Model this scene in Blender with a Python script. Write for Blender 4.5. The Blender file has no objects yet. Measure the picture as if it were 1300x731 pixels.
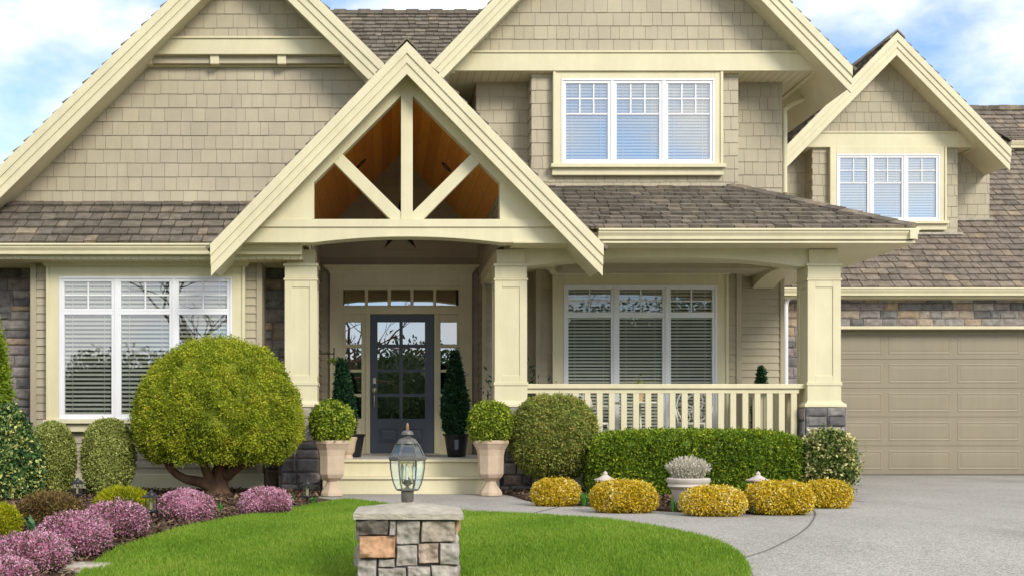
import bpy, bmesh, math, random
import numpy as np
from mathutils import Vector, Matrix, noise as mnoise

R = math.radians
rng = np.random.default_rng(7)
random.seed(11)
scene = bpy.context.scene
COL = scene.collection

# ------------------------------------------------------------------ camera, sky, sun, exposure
F = 1600.0                 # focal length in photo pixels (1300 wide)
VX, VY = 485.0, 545.0      # vanishing point of the depth lines
CZ = 0.76                  # camera height above the front path
cam_d = bpy.data.cameras.new("camera"); cam = bpy.data.objects.new("camera", cam_d); COL.objects.link(cam)
cam.location = (0, 0, CZ); cam.rotation_euler = (R(90), 0, 0)
cam_d.sensor_width = 36.0; cam_d.lens = 36.0 * F / 1300.0
cam_d.shift_x = (650.0 - VX) / 1300.0; cam_d.shift_y = (VY - 365.5) / 1300.0
cam_d.clip_start = 0.05; cam_d.clip_end = 3000
scene.camera = cam

SUN_EL, SUN_AZ = 31.0, 151.0      # azimuth clockwise from +Y: behind the camera, a little to the right
world = bpy.data.worlds.new("World"); scene.world = world; world.use_nodes = True
wn, wl = world.node_tree.nodes, world.node_tree.links
for n in list(wn): wn.remove(n)
w_out = wn.new("ShaderNodeOutputWorld"); w_bg = wn.new("ShaderNodeBackground")
w_sky = wn.new("ShaderNodeTexSky"); w_sky.sky_type = 'NISHITA'; w_sky.sun_disc = False
w_sky.sun_elevation = R(SUN_EL); w_sky.sun_rotation = R(SUN_AZ); w_sky.air_density = 0.9; w_sky.dust_density = 0.1; w_sky.ozone_density = 4.0
w_tc = wn.new("ShaderNodeTexCoord"); w_map = wn.new("ShaderNodeMapping")
w_map.inputs['Scale'].default_value = (1.0, 1.0, 1.7); w_map.inputs['Location'].default_value = (0.99, -0.69, -3.39)
w_n = wn.new("ShaderNodeTexNoise"); w_n.inputs['Scale'].default_value = 3.0; w_n.inputs['Detail'].default_value = 9
w_n.inputs['Roughness'].default_value = 0.55
w_r = wn.new("ShaderNodeValToRGB"); w_r.color_ramp.elements[0].position = 0.385; w_r.color_ramp.elements[1].position = 0.52
w_n2 = wn.new("ShaderNodeTexNoise"); w_n2.inputs['Scale'].default_value = 6.0; w_n2.inputs['Detail'].default_value = 6
w_r2 = wn.new("ShaderNodeValToRGB")
w_r2.color_ramp.elements[0].position = 0.35; w_r2.color_ramp.elements[0].color = (0.60, 0.66, 0.76, 1)
w_r2.color_ramp.elements[1].position = 0.62; w_r2.color_ramp.elements[1].color = (1, 1, 1, 1)
w_k = wn.new("ShaderNodeMix"); w_k.data_type = 'RGBA'; w_k.blend_type = 'MULTIPLY'; w_k.inputs[0].default_value = 1.0
w_k.inputs[7].default_value = (6.9, 6.8, 6.65, 1)
w_mix = wn.new("ShaderNodeMix"); w_mix.data_type = 'RGBA'
wl.new(w_tc.outputs['Generated'], w_map.inputs['Vector']); wl.new(w_map.outputs[0], w_n.inputs['Vector']); wl.new(w_map.outputs[0], w_n2.inputs['Vector'])
wl.new(w_n.outputs['Fac'], w_r.inputs[0]); wl.new(w_n2.outputs['Fac'], w_r2.inputs[0])
wl.new(w_r2.outputs[0], w_k.inputs[6])
wl.new(w_r.outputs[0], w_mix.inputs[0]); wl.new(w_sky.outputs[0], w_mix.inputs[6]); wl.new(w_k.outputs[2], w_mix.inputs[7])
wl.new(w_mix.outputs[2], w_bg.inputs['Color']); w_bg.inputs['Strength'].default_value = 0.13
wl.new(w_bg.outputs[0], w_out.inputs['Surface'])

sun_d = bpy.data.lights.new("sun", 'SUN'); sun = bpy.data.objects.new("sun", sun_d); COL.objects.link(sun)
sun_d.energy = 1.75; sun_d.angle = R(20); sun_d.color = (1.0, 0.93, 0.82)
_dir = Vector((math.sin(R(SUN_AZ)) * math.cos(R(SUN_EL)), math.cos(R(SUN_AZ)) * math.cos(R(SUN_EL)), math.sin(R(SUN_EL))))
sun.rotation_euler = _dir.to_track_quat('Z', 'Y').to_euler(); sun.location = (6, -20, 25)

scene.view_settings.view_transform = 'Standard'; scene.view_settings.look = 'None'
scene.view_settings.gamma = 1.0; scene.view_settings.exposure = 0.78; scene.view_settings.use_curve_mapping = False
scene.render.engine = 'CYCLES'
scene.cycles.max_bounces = 8; scene.cycles.diffuse_bounces = 4; scene.cycles.transparent_max_bounces = 16

# ------------------------------------------------------------------ coordinates
def W(px, D): return (px - VX) / F * D
def H(py, D): return CZ + (VY - py) / F * D
def grade(y):                      # the front yard falls away towards the street
    if y >= 9.6: return 0.0
    if y >= 8.4: return -0.08 * (9.6 - y) ** 2 / 2.4
    y = max(y, -2.0)
    return -0.08 * (9.0 - y)
def gp(px, py, dz=0.0):            # the ground point seen at a photo position
    D = 10.0
    for _ in range(60): D = 0.5 * D + 0.5 * F * (CZ - grade(D) - dz) / (py - VY)
    return (W(px, D), D)

# ------------------------------------------------------------------ mesh builder
def wloc(o):
    v = Vector((0, 0, 0))
    while o is not None: v = v + o.location; o = o.parent
    return v
def tag(o, label=None, cat=None, group=None, kind=None):
    if label: o['label'] = label
    if cat: o['category'] = cat
    if group: o['group'] = group
    if kind: o['kind'] = kind
    return o
def empty(name, loc, label=None, cat=None, group=None):
    o = bpy.data.objects.new(name, None); o.empty_display_size = 0.1; COL.objects.link(o); o.location = loc
    return tag(o, label, cat, group)
def copy_tree(o, parent=None):
    c = o.copy(); COL.objects.link(c)
    if parent is not None: c.parent = parent
    for ch in list(o.children): copy_tree(ch, c)
    return c

class MB:
    def __init__(s): s.v = []; s.f = []; s.r = []; s.m = []; s.cur = 0; s.rv = 0.5
    def face(s, pts, r=None):
        b = len(s.v); s.v += [tuple(p) for p in pts]; s.f.append(tuple(range(b, b + len(pts)))); s.r.append(s.rv if r is None else r); s.m.append(s.cur)
    def faces(s, pts, fs, r=None):
        b = len(s.v); s.v += [tuple(p) for p in pts]
        for f in fs: s.f.append(tuple(b + i for i in f)); s.r.append(s.rv if r is None else r); s.m.append(s.cur)
    def box(s, x0, x1, y0, y1, z0, z1, r=None):
        p = [(x0, y0, z0), (x1, y0, z0), (x1, y1, z0), (x0, y1, z0), (x0, y0, z1), (x1, y0, z1), (x1, y1, z1), (x0, y1, z1)]
        s.faces(p, [(0, 3, 2, 1), (4, 5, 6, 7), (0, 1, 5, 4), (1, 2, 6, 5), (2, 3, 7, 6), (3, 0, 4, 7)], r); return s
    def extr(s, pts, vec, r=None):     # polygon pts (3D) extruded by vec, closed
        n = len(pts); q = [tuple(Vector(p) + Vector(vec)) for p in pts]
        s.faces(list(pts) + q, [tuple(range(n - 1, -1, -1)), tuple(range(n, 2 * n))] + [(i, (i + 1) % n, n + (i + 1) % n, n + i) for i in range(n)], r); return s
    def prism_y(s, xz, y0, y1, r=None): return s.extr([(x, y0, z) for x, z in xz], (0, y1 - y0, 0), r)
    def prism_x(s, yz, x0, x1, r=None): return s.extr([(x0, y, z) for y, z in yz], (x1 - x0, 0, 0), r)
    def prism_z(s, xy, z0, z1, r=None): return s.extr([(x, y, z0) for x, y in xy], (0, 0, z1 - z0), r)
    def frustum(s, rings, r=None, cap=True):       # list of rings (lists of 3D points, same count)
        n = len(rings[0]); pts = [p for g in rings for p in g]; fs = []
        for k in range(len(rings) - 1):
            for i in range(n): fs.append((k * n + i, k * n + (i + 1) % n, (k + 1) * n + (i + 1) % n, (k + 1) * n + i))
        if cap: fs.append(tuple(range(n - 1, -1, -1))); fs.append(tuple((len(rings) - 1) * n + i for i in range(n)))
        s.faces(pts, fs, r); return s
    def lathe(s, cx, cy, prof, seg=24, r=None, cap=True, rot=0.0, sy=1.0):
        rings = [[(cx + rad * math.cos(rot + 2 * math.pi * i / seg), cy + sy * rad * math.sin(rot + 2 * math.pi * i / seg), z) for i in range(seg)] for rad, z in prof]
        return s.frustum(rings, r, cap)
    def tube(s, pts, rad, seg=8, r=None):
        pts = [Vector(p) for p in pts]; n = len(pts)
        rad = rad if isinstance(rad, (list, tuple)) else [rad] * n
        rings = []; up = None
        for i in range(n):
            t = (pts[min(i + 1, n - 1)] - pts[max(i - 1, 0)]).normalized()
            if up is None:
                up = Vector((0, 0, 1)) if abs(t.z) < 0.9 else Vector((1, 0, 0))
            a = t.cross(up).normalized(); b = a.cross(t).normalized(); up = b
            rings.append([tuple(pts[i] + (a * math.cos(2 * math.pi * k / seg) + b * math.sin(2 * math.pi * k / seg)) * rad[i]) for k in range(seg)])
        return s.frustum(rings, r)
    def build(s, name, mat, parent=None, bevel=0.0, smooth=False, rnd=False):
        off = wloc(parent) if parent is not None else Vector((0, 0, 0))
        me = bpy.data.meshes.new(name)
        me.from_pydata([(x - off.x, y - off.y, z - off.z) for x, y, z in s.v], [], s.f)
        mats = mat if isinstance(mat, (list, tuple)) else [mat]
        for m in mats: me.materials.append(m)
        if len(mats) > 1: me.polygons.foreach_set('material_index', s.m)
        a = me.attributes.new('rnd', 'FLOAT', 'FACE'); a.data.foreach_set('value', s.r)
        bm = bmesh.new(); bm.from_mesh(me)
        if smooth: bmesh.ops.remove_doubles(bm, verts=bm.verts, dist=0.0004)
        bmesh.ops.recalc_face_normals(bm, faces=bm.faces)
        bm.to_mesh(me); bm.free()
        if smooth: me.polygons.foreach_set('use_smooth', [True] * len(me.polygons))
        o = bpy.data.objects.new(name, me); COL.objects.link(o)
        if parent is not None: o.parent = parent
        if bevel > 0:
            b = o.modifiers.new('bevel', 'BEVEL'); b.width = bevel; b.segments = 2; b.limit_method = 'ANGLE'; b.angle_limit = R(40)
        if smooth == 'auto':
            me.set_sharp_from_angle(angle=R(42))
        return o
def recentre(o, loc):                  # give a single-mesh thing its origin at its base
    d = Vector(loc) - o.location
    o.data.transform(Matrix.Translation(-d)); o.location = loc; return o

# ------------------------------------------------------------------ materials
def nodes(name):
    m = bpy.data.materials.new(name); m.use_nodes = True
    n, l = m.node_tree.nodes, m.node_tree.links
    return m, n, l, n['Principled BSDF']
def mixc(n, l, a, b, fac, mode='MIX'):
    x = n.new('ShaderNodeMix'); x.data_type = 'RGBA'; x.blend_type = mode
    for i, s_ in ((6, a), (7, b)):
        if isinstance(s_, tuple): x.inputs[i].default_value = (*s_, 1)
        else: l.new(s_, x.inputs[i])
    if isinstance(fac, float): x.inputs[0].default_value = fac
    else: l.new(fac, x.inputs[0])
    return x.outputs[2]
def noise_n(n, l, scale, detail=5, rough=0.6, vec=None, stretch=None):
    t = n.new('ShaderNodeTexNoise'); t.inputs['Scale'].default_value = scale; t.inputs['Detail'].default_value = detail; t.inputs['Roughness'].default_value = rough
    if vec is None:
        c = n.new('ShaderNodeTexCoord'); vec = c.outputs['Object']
    if stretch:
        mp = n.new('ShaderNodeMapping'); mp.inputs['Scale'].default_value = stretch; l.new(vec, mp.inputs['Vector']); vec = mp.outputs[0]
    l.new(vec, t.inputs['Vector']); return t.outputs['Fac']
def ramp(n, l, fac, stops):
    r = n.new('ShaderNodeValToRGB'); e = r.color_ramp.elements
    while len(e) < len(stops): e.new(0.5)
    for el, (p, c) in zip(e, stops): el.position = p; el.color = (*c, 1)
    l.new(fac, r.inputs[0]); return r.outputs[0]
def bump(n, l, b, h, strength, dist=0.01):
    x = n.new('ShaderNodeBump'); x.inputs['Strength'].default_value = strength; x.inputs['Distance'].default_value = dist
    l.new(h, x.inputs['Height']); l.new(x.outputs[0], b.inputs['Normal'])
def paint(name, col, rough=0.5, var=0.10, scale=1.6, bstr=0.12, bscale=70, stretch=None):
    m, n, l, b = nodes(name)
    d = tuple(c * (1 - var) for c in col); e = tuple(min(1, c * (1 + var * .5)) for c in col)
    c1 = ramp(n, l, noise_n(n, l, scale, 6, 0.65), [(0.3, d), (0.7, e)])
    att = n.new('ShaderNodeAttribute'); att.attribute_name = 'rnd'
    c2 = mixc(n, l, c1, ramp(n, l, att.outputs['Fac'], [(0.0, (0.9, 0.9, 0.9)), (1.0, (1.08, 1.07, 1.05))]), 1.0, 'MULTIPLY')
    c2 = mixc(n, l, c2, ramp(n, l, noise_n(n, l, 2.3, 6, 0.7, stretch=(4, 4, .45)), [(0.32, (0.955, 0.95, 0.935)), (0.62, (1.015, 1.015, 1.015))]), 1.0, 'MULTIPLY')
    l.new(c2, b.inputs['Base Color']); b.inputs['Roughness'].default_value = rough; b.inputs['Specular IOR Level'].default_value = 0.35
    bump(n, l, b, noise_n(n, l, bscale, 3, 0.6, stretch=stretch), bstr, 0.004)
    return m
CREAM = (0.70, 0.645, 0.435)
M = {}
M['trim'] = paint('cream_paint', CREAM, 0.45)
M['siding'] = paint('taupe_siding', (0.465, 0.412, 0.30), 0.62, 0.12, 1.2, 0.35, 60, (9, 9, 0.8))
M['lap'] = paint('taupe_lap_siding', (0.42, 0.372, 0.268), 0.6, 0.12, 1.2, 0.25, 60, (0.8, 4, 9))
M['garage'] = paint('taupe_garage_paint', (0.285, 0.25, 0.175), 0.5, 0.06, 0.8)
M['vinyl'] = paint('white_vinyl', (0.80, 0.81, 0.84), 0.35, 0.04)
M['door'] = paint('navy_door_paint', (0.080, 0.098, 0.128), 0.38, 0.12)
M['steel'] = paint('brushed_nickel', (0.5, 0.46, 0.38), 0.35); M['steel'].node_tree.nodes['Principled BSDF'].inputs['Metallic'].default_value = 0.8
M['black'] = paint('black_metal', (0.018, 0.019, 0.022), 0.4)
M['black_plastic'] = paint('black_plastic', (0.012, 0.012, 0.013), 0.28)
M['bronze'] = paint('weathered_bronze', (0.17, 0.16, 0.145), 0.5, 0.35, 30); M['bronze'].node_tree.nodes['Principled BSDF'].inputs['Metallic'].default_value = 0.35
M['copper'] = paint('aged_copper', (0.34, 0.18, 0.09), 0.5, 0.2, 30)
M['dark'] = paint('painted_room_shade', (0.03, 0.03, 0.03), 0.8)  # near-black colour stands in for the shade of unlit rooms
M['blind'] = paint('white_blind', (0.50, 0.49, 0.43), 0.5, 0.05)
M['blind_lifted'] = paint('shade_lifted_blind', (0.80, 0.78, 0.68), 0.5, 0.05)  # lighter copy of the blind colour, brightened to lift the porch shade
M['urn'] = paint('sandy_cast_stone', (0.56, 0.44, 0.32), 0.75, 0.16, 7, 0.3, 120)
M['greystone'] = paint('grey_cast_stone', (0.455, 0.415, 0.34), 0.85, 0.3, 14, 0.7, 90)
M['pale_pot'] = paint('pale_pot', (0.58, 0.53, 0.47), 0.7, 0.12, 8, 0.2, 90)
M['pagoda'] = paint('pale_pagoda_stone', (0.56, 0.49, 0.44), 0.8, 0.2, 14, 0.3, 90)
M['white_iron'] = paint('white_cast_iron', (0.74, 0.74, 0.66), 0.45)
M['soil'] = paint('dark_soil', (0.03, 0.02, 0.013), 0.95, 0.3, 20, 0.6, 60)
M['tan_pot'] = paint('tan_pot', (0.5, 0.36, 0.2), 0.7)
M['sticker'] = paint('pale_sticker', (0.16, 0.19, 0.24), 0.5)
M['floor'] = paint('porch_floor', (0.52, 0.52, 0.50), 0.6, 0.1)

def m_soffit(name='cream_soffit', axis=0, col=CREAM, pitch=0.10):
    m, n, l, b = nodes(name)
    c = n.new('ShaderNodeTexCoord'); sx = n.new('ShaderNodeSeparateXYZ'); l.new(c.outputs['Object'], sx.inputs[0])
    mul = n.new('ShaderNodeMath'); mul.operation = 'MULTIPLY'; mul.inputs[1].default_value = 1 / pitch; l.new(sx.outputs[axis], mul.inputs[0])
    fr = n.new('ShaderNodeMath'); fr.operation = 'FRACT'; l.new(mul.outputs[0], fr.inputs[0])
    g = n.new('ShaderNodeValToRGB'); e = g.color_ramp.elements; e[0].position = 0.0; e[0].color = (0, 0, 0, 1); e[1].position = 0.13; e[1].color = (1, 1, 1, 1)
    l.new(fr.outputs[0], g.inputs[0])
    l.new(mixc(n, l, tuple(c_ * 0.55 for c_ in col), col, g.outputs[0]), b.inputs['Base Color']); b.inputs['Roughness'].default_value = 0.55
    bump(n, l, b, g.outputs[0], 0.6, 0.006); return m
M['soffit'] = m_soffit()

def m_wood():
    m, n, l, b = nodes('stained_cedar_planks')
    c = n.new('ShaderNodeTexCoord'); sx = n.new('ShaderNodeSeparateXYZ'); l.new(c.outputs['Object'], sx.inputs[0])
    mul = n.new('ShaderNodeMath'); mul.operation = 'MULTIPLY'; mul.inputs[1].default_value = 8.5; l.new(sx.outputs[0], mul.inputs[0])
    fr = n.new('ShaderNodeMath'); fr.operation = 'FRACT'; l.new(mul.outputs[0], fr.inputs[0])
    fl = n.new('ShaderNodeMath'); fl.operation = 'FLOOR'; l.new(mul.outputs[0], fl.inputs[0])
    wn_ = n.new('ShaderNodeTexWhiteNoise'); wn_.noise_dimensions = '1D'; l.new(fl.outputs[0], wn_.inputs['W'])
    base = ramp(n, l, wn_.outputs['Value'], [(0, (0.62, 0.22, 0.022)), (0.5, (0.74, 0.29, 0.03)), (1, (0.80, 0.36, 0.045))])
    grain = ramp(n, l, noise_n(n, l, 6, 6, 0.65, stretch=(9, 0.6, 9)), [(0.3, (0.72, 0.68, 0.62)), (0.65, (1.1, 1.08, 1.0))])
    c2 = mixc(n, l, base, grain, 1.0, 'MULTIPLY')
    g = n.new('ShaderNodeValToRGB'); e = g.color_ramp.elements; e[0].color = (0.35, 0.3, 0.25, 1); e[1].position = 0.06; e[1].color = (1, 1, 1, 1); l.new(fr.outputs[0], g.inputs[0])
    l.new(mixc(n, l, c2, g.outputs[0], 1.0, 'MULTIPLY'), b.inputs['Base Color']); b.inputs['Roughness'].default_value = 0.38
    return m
M['wood'] = m_wood()

def m_ramp(name, stops, rough=0.85, nscale=14, nstr=0.35, bscale=60, bstr=0.5, stretch=None, moss=None):
    m, n, l, b = nodes(name)
    att = n.new('ShaderNodeAttribute'); att.attribute_name = 'rnd'
    base = ramp(n, l, att.outputs['Fac'], stops)
    v = ramp(n, l, noise_n(n, l, nscale, 7, 0.65, stretch=stretch), [(0.28, (1 - nstr,) * 3), (0.72, (1 + nstr * .6,) * 3)])
    c = mixc(n, l, base, v, 1.0, 'MULTIPLY')
    if moss:
        f = n.new('ShaderNodeValToRGB'); f.color_ramp.elements[0].position = 0.52; f.color_ramp.elements[1].position = 0.72
        l.new(noise_n(n, l, 0.9, 4, 0.6), f.inputs[0])
        mm = n.new('ShaderNodeMath'); mm.operation = 'MULTIPLY'; mm.inputs[1].default_value = 0.55; l.new(f.outputs[0], mm.inputs[0])
        c = mixc(n, l, c, moss, mm.outputs[0])
    l.new(c, b.inputs['Base Color']); b.inputs['Roughness'].default_value = rough; b.inputs['Specular IOR Level'].default_value = 0.2
    bump(n, l, b, noise_n(n, l, bscale, 6, 0.7, stretch=stretch), bstr, 0.008)
    return m
M['shake'] = m_ramp('cedar_shakes', [(0, (0.10, 0.084, 0.066)), (0.3, (0.162, 0.138, 0.110)), (0.6, (0.20, 0.17, 0.135)), (0.85, (0.245, 0.205, 0.155)), (1, (0.30, 0.24, 0.17))], 0.9, 9, 0.45, 50, 0.6, moss=(0.10, 0.095, 0.075))
M['shake_pale'] = m_ramp('silvered_cedar_shakes', [(0, (0.14, 0.118, 0.095)), (0.35, (0.21, 0.177, 0.142)), (0.7, (0.262, 0.216, 0.168)), (1, (0.34, 0.262, 0.18))], 0.9, 9, 0.45, 50, 0.6, moss=(0.12, 0.105, 0.085))
M['stone'] = m_ramp('mixed_fieldstone', [(0, (0.12, 0.115, 0.115)), (0.3, (0.23, 0.22, 0.21)), (0.55, (0.33, 0.30, 0.27)), (0.72, (0.28, 0.235, 0.23)), (0.86, (0.40, 0.30, 0.20)), (1, (0.44, 0.41, 0.36))], 0.9, 11, 0.45, 40, 0.7)
M['stone_pale'] = m_ramp('pale_pillar_stone', [(0, (0.15, 0.128, 0.105)), (0.3, (0.42, 0.375, 0.33)), (0.55, (0.51, 0.458, 0.40)), (0.7, (0.42, 0.36, 0.285)), (0.84, (0.53, 0.41, 0.315)), (1, (0.56, 0.33, 0.19))], 0.9, 19, 0.42, 75, 1.0)
M['mortar'] = paint('grey_mortar', (0.16, 0.15, 0.14), 0.95, 0.3, 20, 0.5, 80)
M['bark'] = m_ramp('reddish_bark', [(0, (0.16, 0.09, 0.055)), (1, (0.24, 0.14, 0.085))], 0.9, 12, 0.5, 40, 0.9, (1, 1, 0.3))

def m_leaf(name, stops, rough=0.6, transl=0.25):
    m, n, l, b = nodes(name)
    att = n.new('ShaderNodeAttribute'); att.attribute_name = 'rnd'
    c = ramp(n, l, att.outputs['Fac'], stops)
    l.new(c, b.inputs['Base Color']); b.inputs['Roughness'].default_value = rough; b.inputs['Specular IOR Level'].default_value = 0.25
    t = n.new('ShaderNodeBsdfTranslucent'); l.new(c, t.inputs['Color'])
    mx = n.new('ShaderNodeMixShader'); mx.inputs[0].default_value = transl
    l.new(b.outputs[0], mx.inputs[1]); l.new(t.outputs[0], mx.inputs[2]); l.new(mx.outputs[0], n['Material Output'].inputs['Surface'])
    return m
M['yew'] = m_leaf('golden_yew', [(0, (0.078, 0.112, 0.011)), (0.3, (0.179, 0.241, 0.016)), (0.6, (0.325, 0.392, 0.025)), (0.85, (0.470, 0.515, 0.034)), (1, (0.538, 0.482, 0.056))])
M['boxwood'] = m_leaf('boxwood_leaf', [(0, (0.067, 0.114, 0.011)), (0.4, (0.188, 0.269, 0.019)), (0.8, (0.363, 0.457, 0.034)), (1, (0.538, 0.578, 0.094))])
M['hedge'] = m_leaf('hedge_leaf', [(0, (0.063, 0.122, 0.013)), (0.4, (0.152, 0.243, 0.016)), (0.8, (0.304, 0.405, 0.022)), (1, (0.501, 0.535, 0.048))])
M['ball'] = m_leaf('olive_shrub_leaf', [(0, (0.111, 0.146, 0.031)), (0.4, (0.249, 0.291, 0.058)), (0.75, (0.379, 0.418, 0.087)), (1, (0.554, 0.332, 0.116))])
M['dome'] = m_leaf('variegated_dome_leaf', [(0, (0.130, 0.162, 0.036)), (0.4, (0.292, 0.340, 0.073)), (0.8, (0.504, 0.535, 0.162)), (1, (0.747, 0.747, 0.308))])
M['holly'] = m_leaf('variegated_holly_leaf', [(0, (0.026, 0.073, 0.024)), (0.5, (0.073, 0.175, 0.052)), (0.75, (0.175, 0.291, 0.073)), (1, (0.699, 0.699, 0.233))], 0.4)
M['thuja'] = m_leaf('thuja_spray', [(0, (0.087, 0.149, 0.015)), (0.5, (0.227, 0.332, 0.025)), (1, (0.437, 0.524, 0.035))])
M['cypress'] = m_leaf('dark_cypress', [(0, (0.010, 0.036, 0.018)), (0.5, (0.023, 0.078, 0.031)), (1, (0.052, 0.130, 0.044))])
M['gold'] = m_leaf('golden_euonymus_leaf', [(0, (0.181, 0.175, 0.012)), (0.25, (0.452, 0.338, 0.014)), (0.6, (0.769, 0.536, 0.023)), (0.85, (0.850, 0.653, 0.093)), (1, (0.850, 0.816, 0.420))])
M['lime'] = m_leaf('lime_thread_foliage', [(0, (0.112, 0.146, 0.009)), (0.5, (0.358, 0.381, 0.011)), (1, (0.616, 0.560, 0.022))])
M['brown'] = m_leaf('rusty_heather', [(0, (0.078, 0.065, 0.026)), (0.5, (0.195, 0.130, 0.046)), (1, (0.312, 0.208, 0.065))])
M['heather'] = m_leaf('pink_heather', [(0, (0.085, 0.09, 0.03)), (0.26, (0.16, 0.13, 0.05)), (0.36, (0.46, 0.17, 0.27)), (0.7, (0.68, 0.31, 0.46)), (1, (0.82, 0.54, 0.65))], 0.7)
M['lavender'] = m_leaf('silver_lavender', [(0, (0.262, 0.262, 0.185)), (0.5, (0.508, 0.477, 0.370)), (1, (0.801, 0.739, 0.647))])
M['varieg'] = m_leaf('cream_edged_leaf', [(0, (0.067, 0.121, 0.027)), (0.4, (0.161, 0.228, 0.040)), (0.65, (0.296, 0.323, 0.081)), (1, (0.833, 0.739, 0.349))])
M['strap'] = m_leaf('fresh_strap_leaf', [(0, (0.03, 0.12, 0.02)), (1, (0.10, 0.30, 0.05))], 0.45)
M['bluestrap'] = m_leaf('bluish_strap_leaf', [(0, (0.05, 0.14, 0.06)), (1, (0.14, 0.27, 0.12))], 0.45)
M['grass'] = m_leaf('grass_blade', [(0, (0.105, 0.205, 0.014)), (0.4, (0.185, 0.33, 0.026)), (0.75, (0.28, 0.41, 0.042)), (1, (0.44, 0.46, 0.11))], 0.6, 0.35)
M['farleaf'] = m_leaf('far_tree_leaf', [(0, (0.036, 0.063, 0.022)), (1, (0.108, 0.153, 0.045))])
M['chip'] = m_leaf('bark_chip', [(0, (0.05, 0.03, 0.018)), (0.6, (0.13, 0.08, 0.05)), (1, (0.24, 0.16, 0.10))], 0.9, 0.0)

def m_ground(name, stops, scale, fine, rough=0.95, bstr=0.6, dist=0.01):
    m, n, l, b = nodes(name)
    a = ramp(n, l, noise_n(n, l, scale, 6, 0.65), stops)
    sp = n.new('ShaderNodeTexVoronoi'); sp.inputs['Scale'].default_value = fine; c = n.new('ShaderNodeTexCoord'); l.new(c.outputs['Object'], sp.inputs['Vector'])
    s2 = n.new('ShaderNodeSeparateColor'); l.new(sp.outputs['Color'], s2.inputs[0])
    v = ramp(n, l, s2.outputs[0], [(0, (0.62, 0.60, 0.58)), (0.5, (1, 1, 1)), (1, (1.38, 1.34, 1.28))])
    a = mixc(n, l, a, ramp(n, l, noise_n(n, l, 0.8, 7, 0.7, stretch=(1.0, .35, 1)), [(0.34, (0.86, 0.85, 0.84)), (0.50, (1, 1, 1)), (0.7, (1.05, 1.05, 1.05))]), 1.0, 'MULTIPLY')
    l.new(mixc(n, l, a, v, 1.0, 'MULTIPLY'), b.inputs['Base Color']); b.inputs['Roughness'].default_value = rough; b.inputs['Specular IOR Level'].default_value = 0.2
    bump(n, l, b, noise_n(n, l, fine * 0.7, 4, 0.7), bstr, dist); return m
M['concrete'] = m_ground('exposed_aggregate', [(0.25, (0.31, 0.295, 0.27)), (0.5, (0.36, 0.345, 0.318)), (0.75, (0.40, 0.38, 0.35))], 0.45, 110, 0.9, 0.2, 0.002)
M['mulch'] = m_ground('bark_mulch', [(0.3, (0.055, 0.034, 0.022)), (0.7, (0.12, 0.075, 0.05))], 6, 45, 0.97, 1.0, 0.02)
M['turf'] = m_ground('turf_soil', [(0.3, (0.08, 0.18, 0.008)), (0.7, (0.12, 0.24, 0.012))], 3, 90)
M['earth'] = m_ground('verge_grass', [(0.3, (0.05, 0.10, 0.015)), (0.7, (0.09, 0.14, 0.03))], 2, 60)
M['asphalt'] = m_ground('asphalt', [(0.3, (0.045, 0.045, 0.047)), (0.7, (0.06, 0.06, 0.062))], 1, 120)
M['jointfill'] = paint('joint_filler', (0.15, 0.143, 0.135), 0.95)

def m_glass(name, refl=0.30, tint=(0.86, 0.9, 0.9), top=1.0):
    m, n, l, b = nodes(name); n.remove(b)
    t = n.new('ShaderNodeBsdfTransparent'); t.inputs[0].default_value = (*tint, 1)
    g = n.new('ShaderNodeBsdfGlossy'); g.inputs['Roughness'].default_value = 0.0; g.inputs['Color'].default_value = (0.95, 0.97, 1, 1)
    bp = n.new('ShaderNodeBump'); bp.inputs['Strength'].default_value = 0.04; bp.inputs['Distance'].default_value = 0.02
    l.new(noise_n(n, l, 2.2, 1, 0.4), bp.inputs['Height']); l.new(bp.outputs[0], g.inputs['Normal'])
    lw = n.new('ShaderNodeLayerWeight'); lw.inputs['Blend'].default_value = 0.15
    mr = n.new('ShaderNodeMapRange'); mr.inputs['To Min'].default_value = refl; mr.inputs['To Max'].default_value = top; l.new(lw.outputs['Fresnel'], mr.inputs['Value'])
    mx = n.new('ShaderNodeMixShader'); l.new(mr.outputs[0], mx.inputs[0]); l.new(t.outputs[0], mx.inputs[1]); l.new(g.outputs[0], mx.inputs[2])
    l.new(mx.outputs[0], n['Material Output'].inputs['Surface']); return m
M['glass'] = m_glass('window_glass', 0.24)
M['glass_soft'] = m_glass('shaded_window_glass', 0.11)
M['glass_sky'] = m_glass('upper_window_glass', 0.36)
M['glass_dark'] = m_glass('door_glass', 0.42, (0.4, 0.42, 0.42))
M['lamp_glass'] = m_glass('clear_lamp_glass', 0.13, (0.94, 0.99, 0.94), 0.30)

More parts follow.
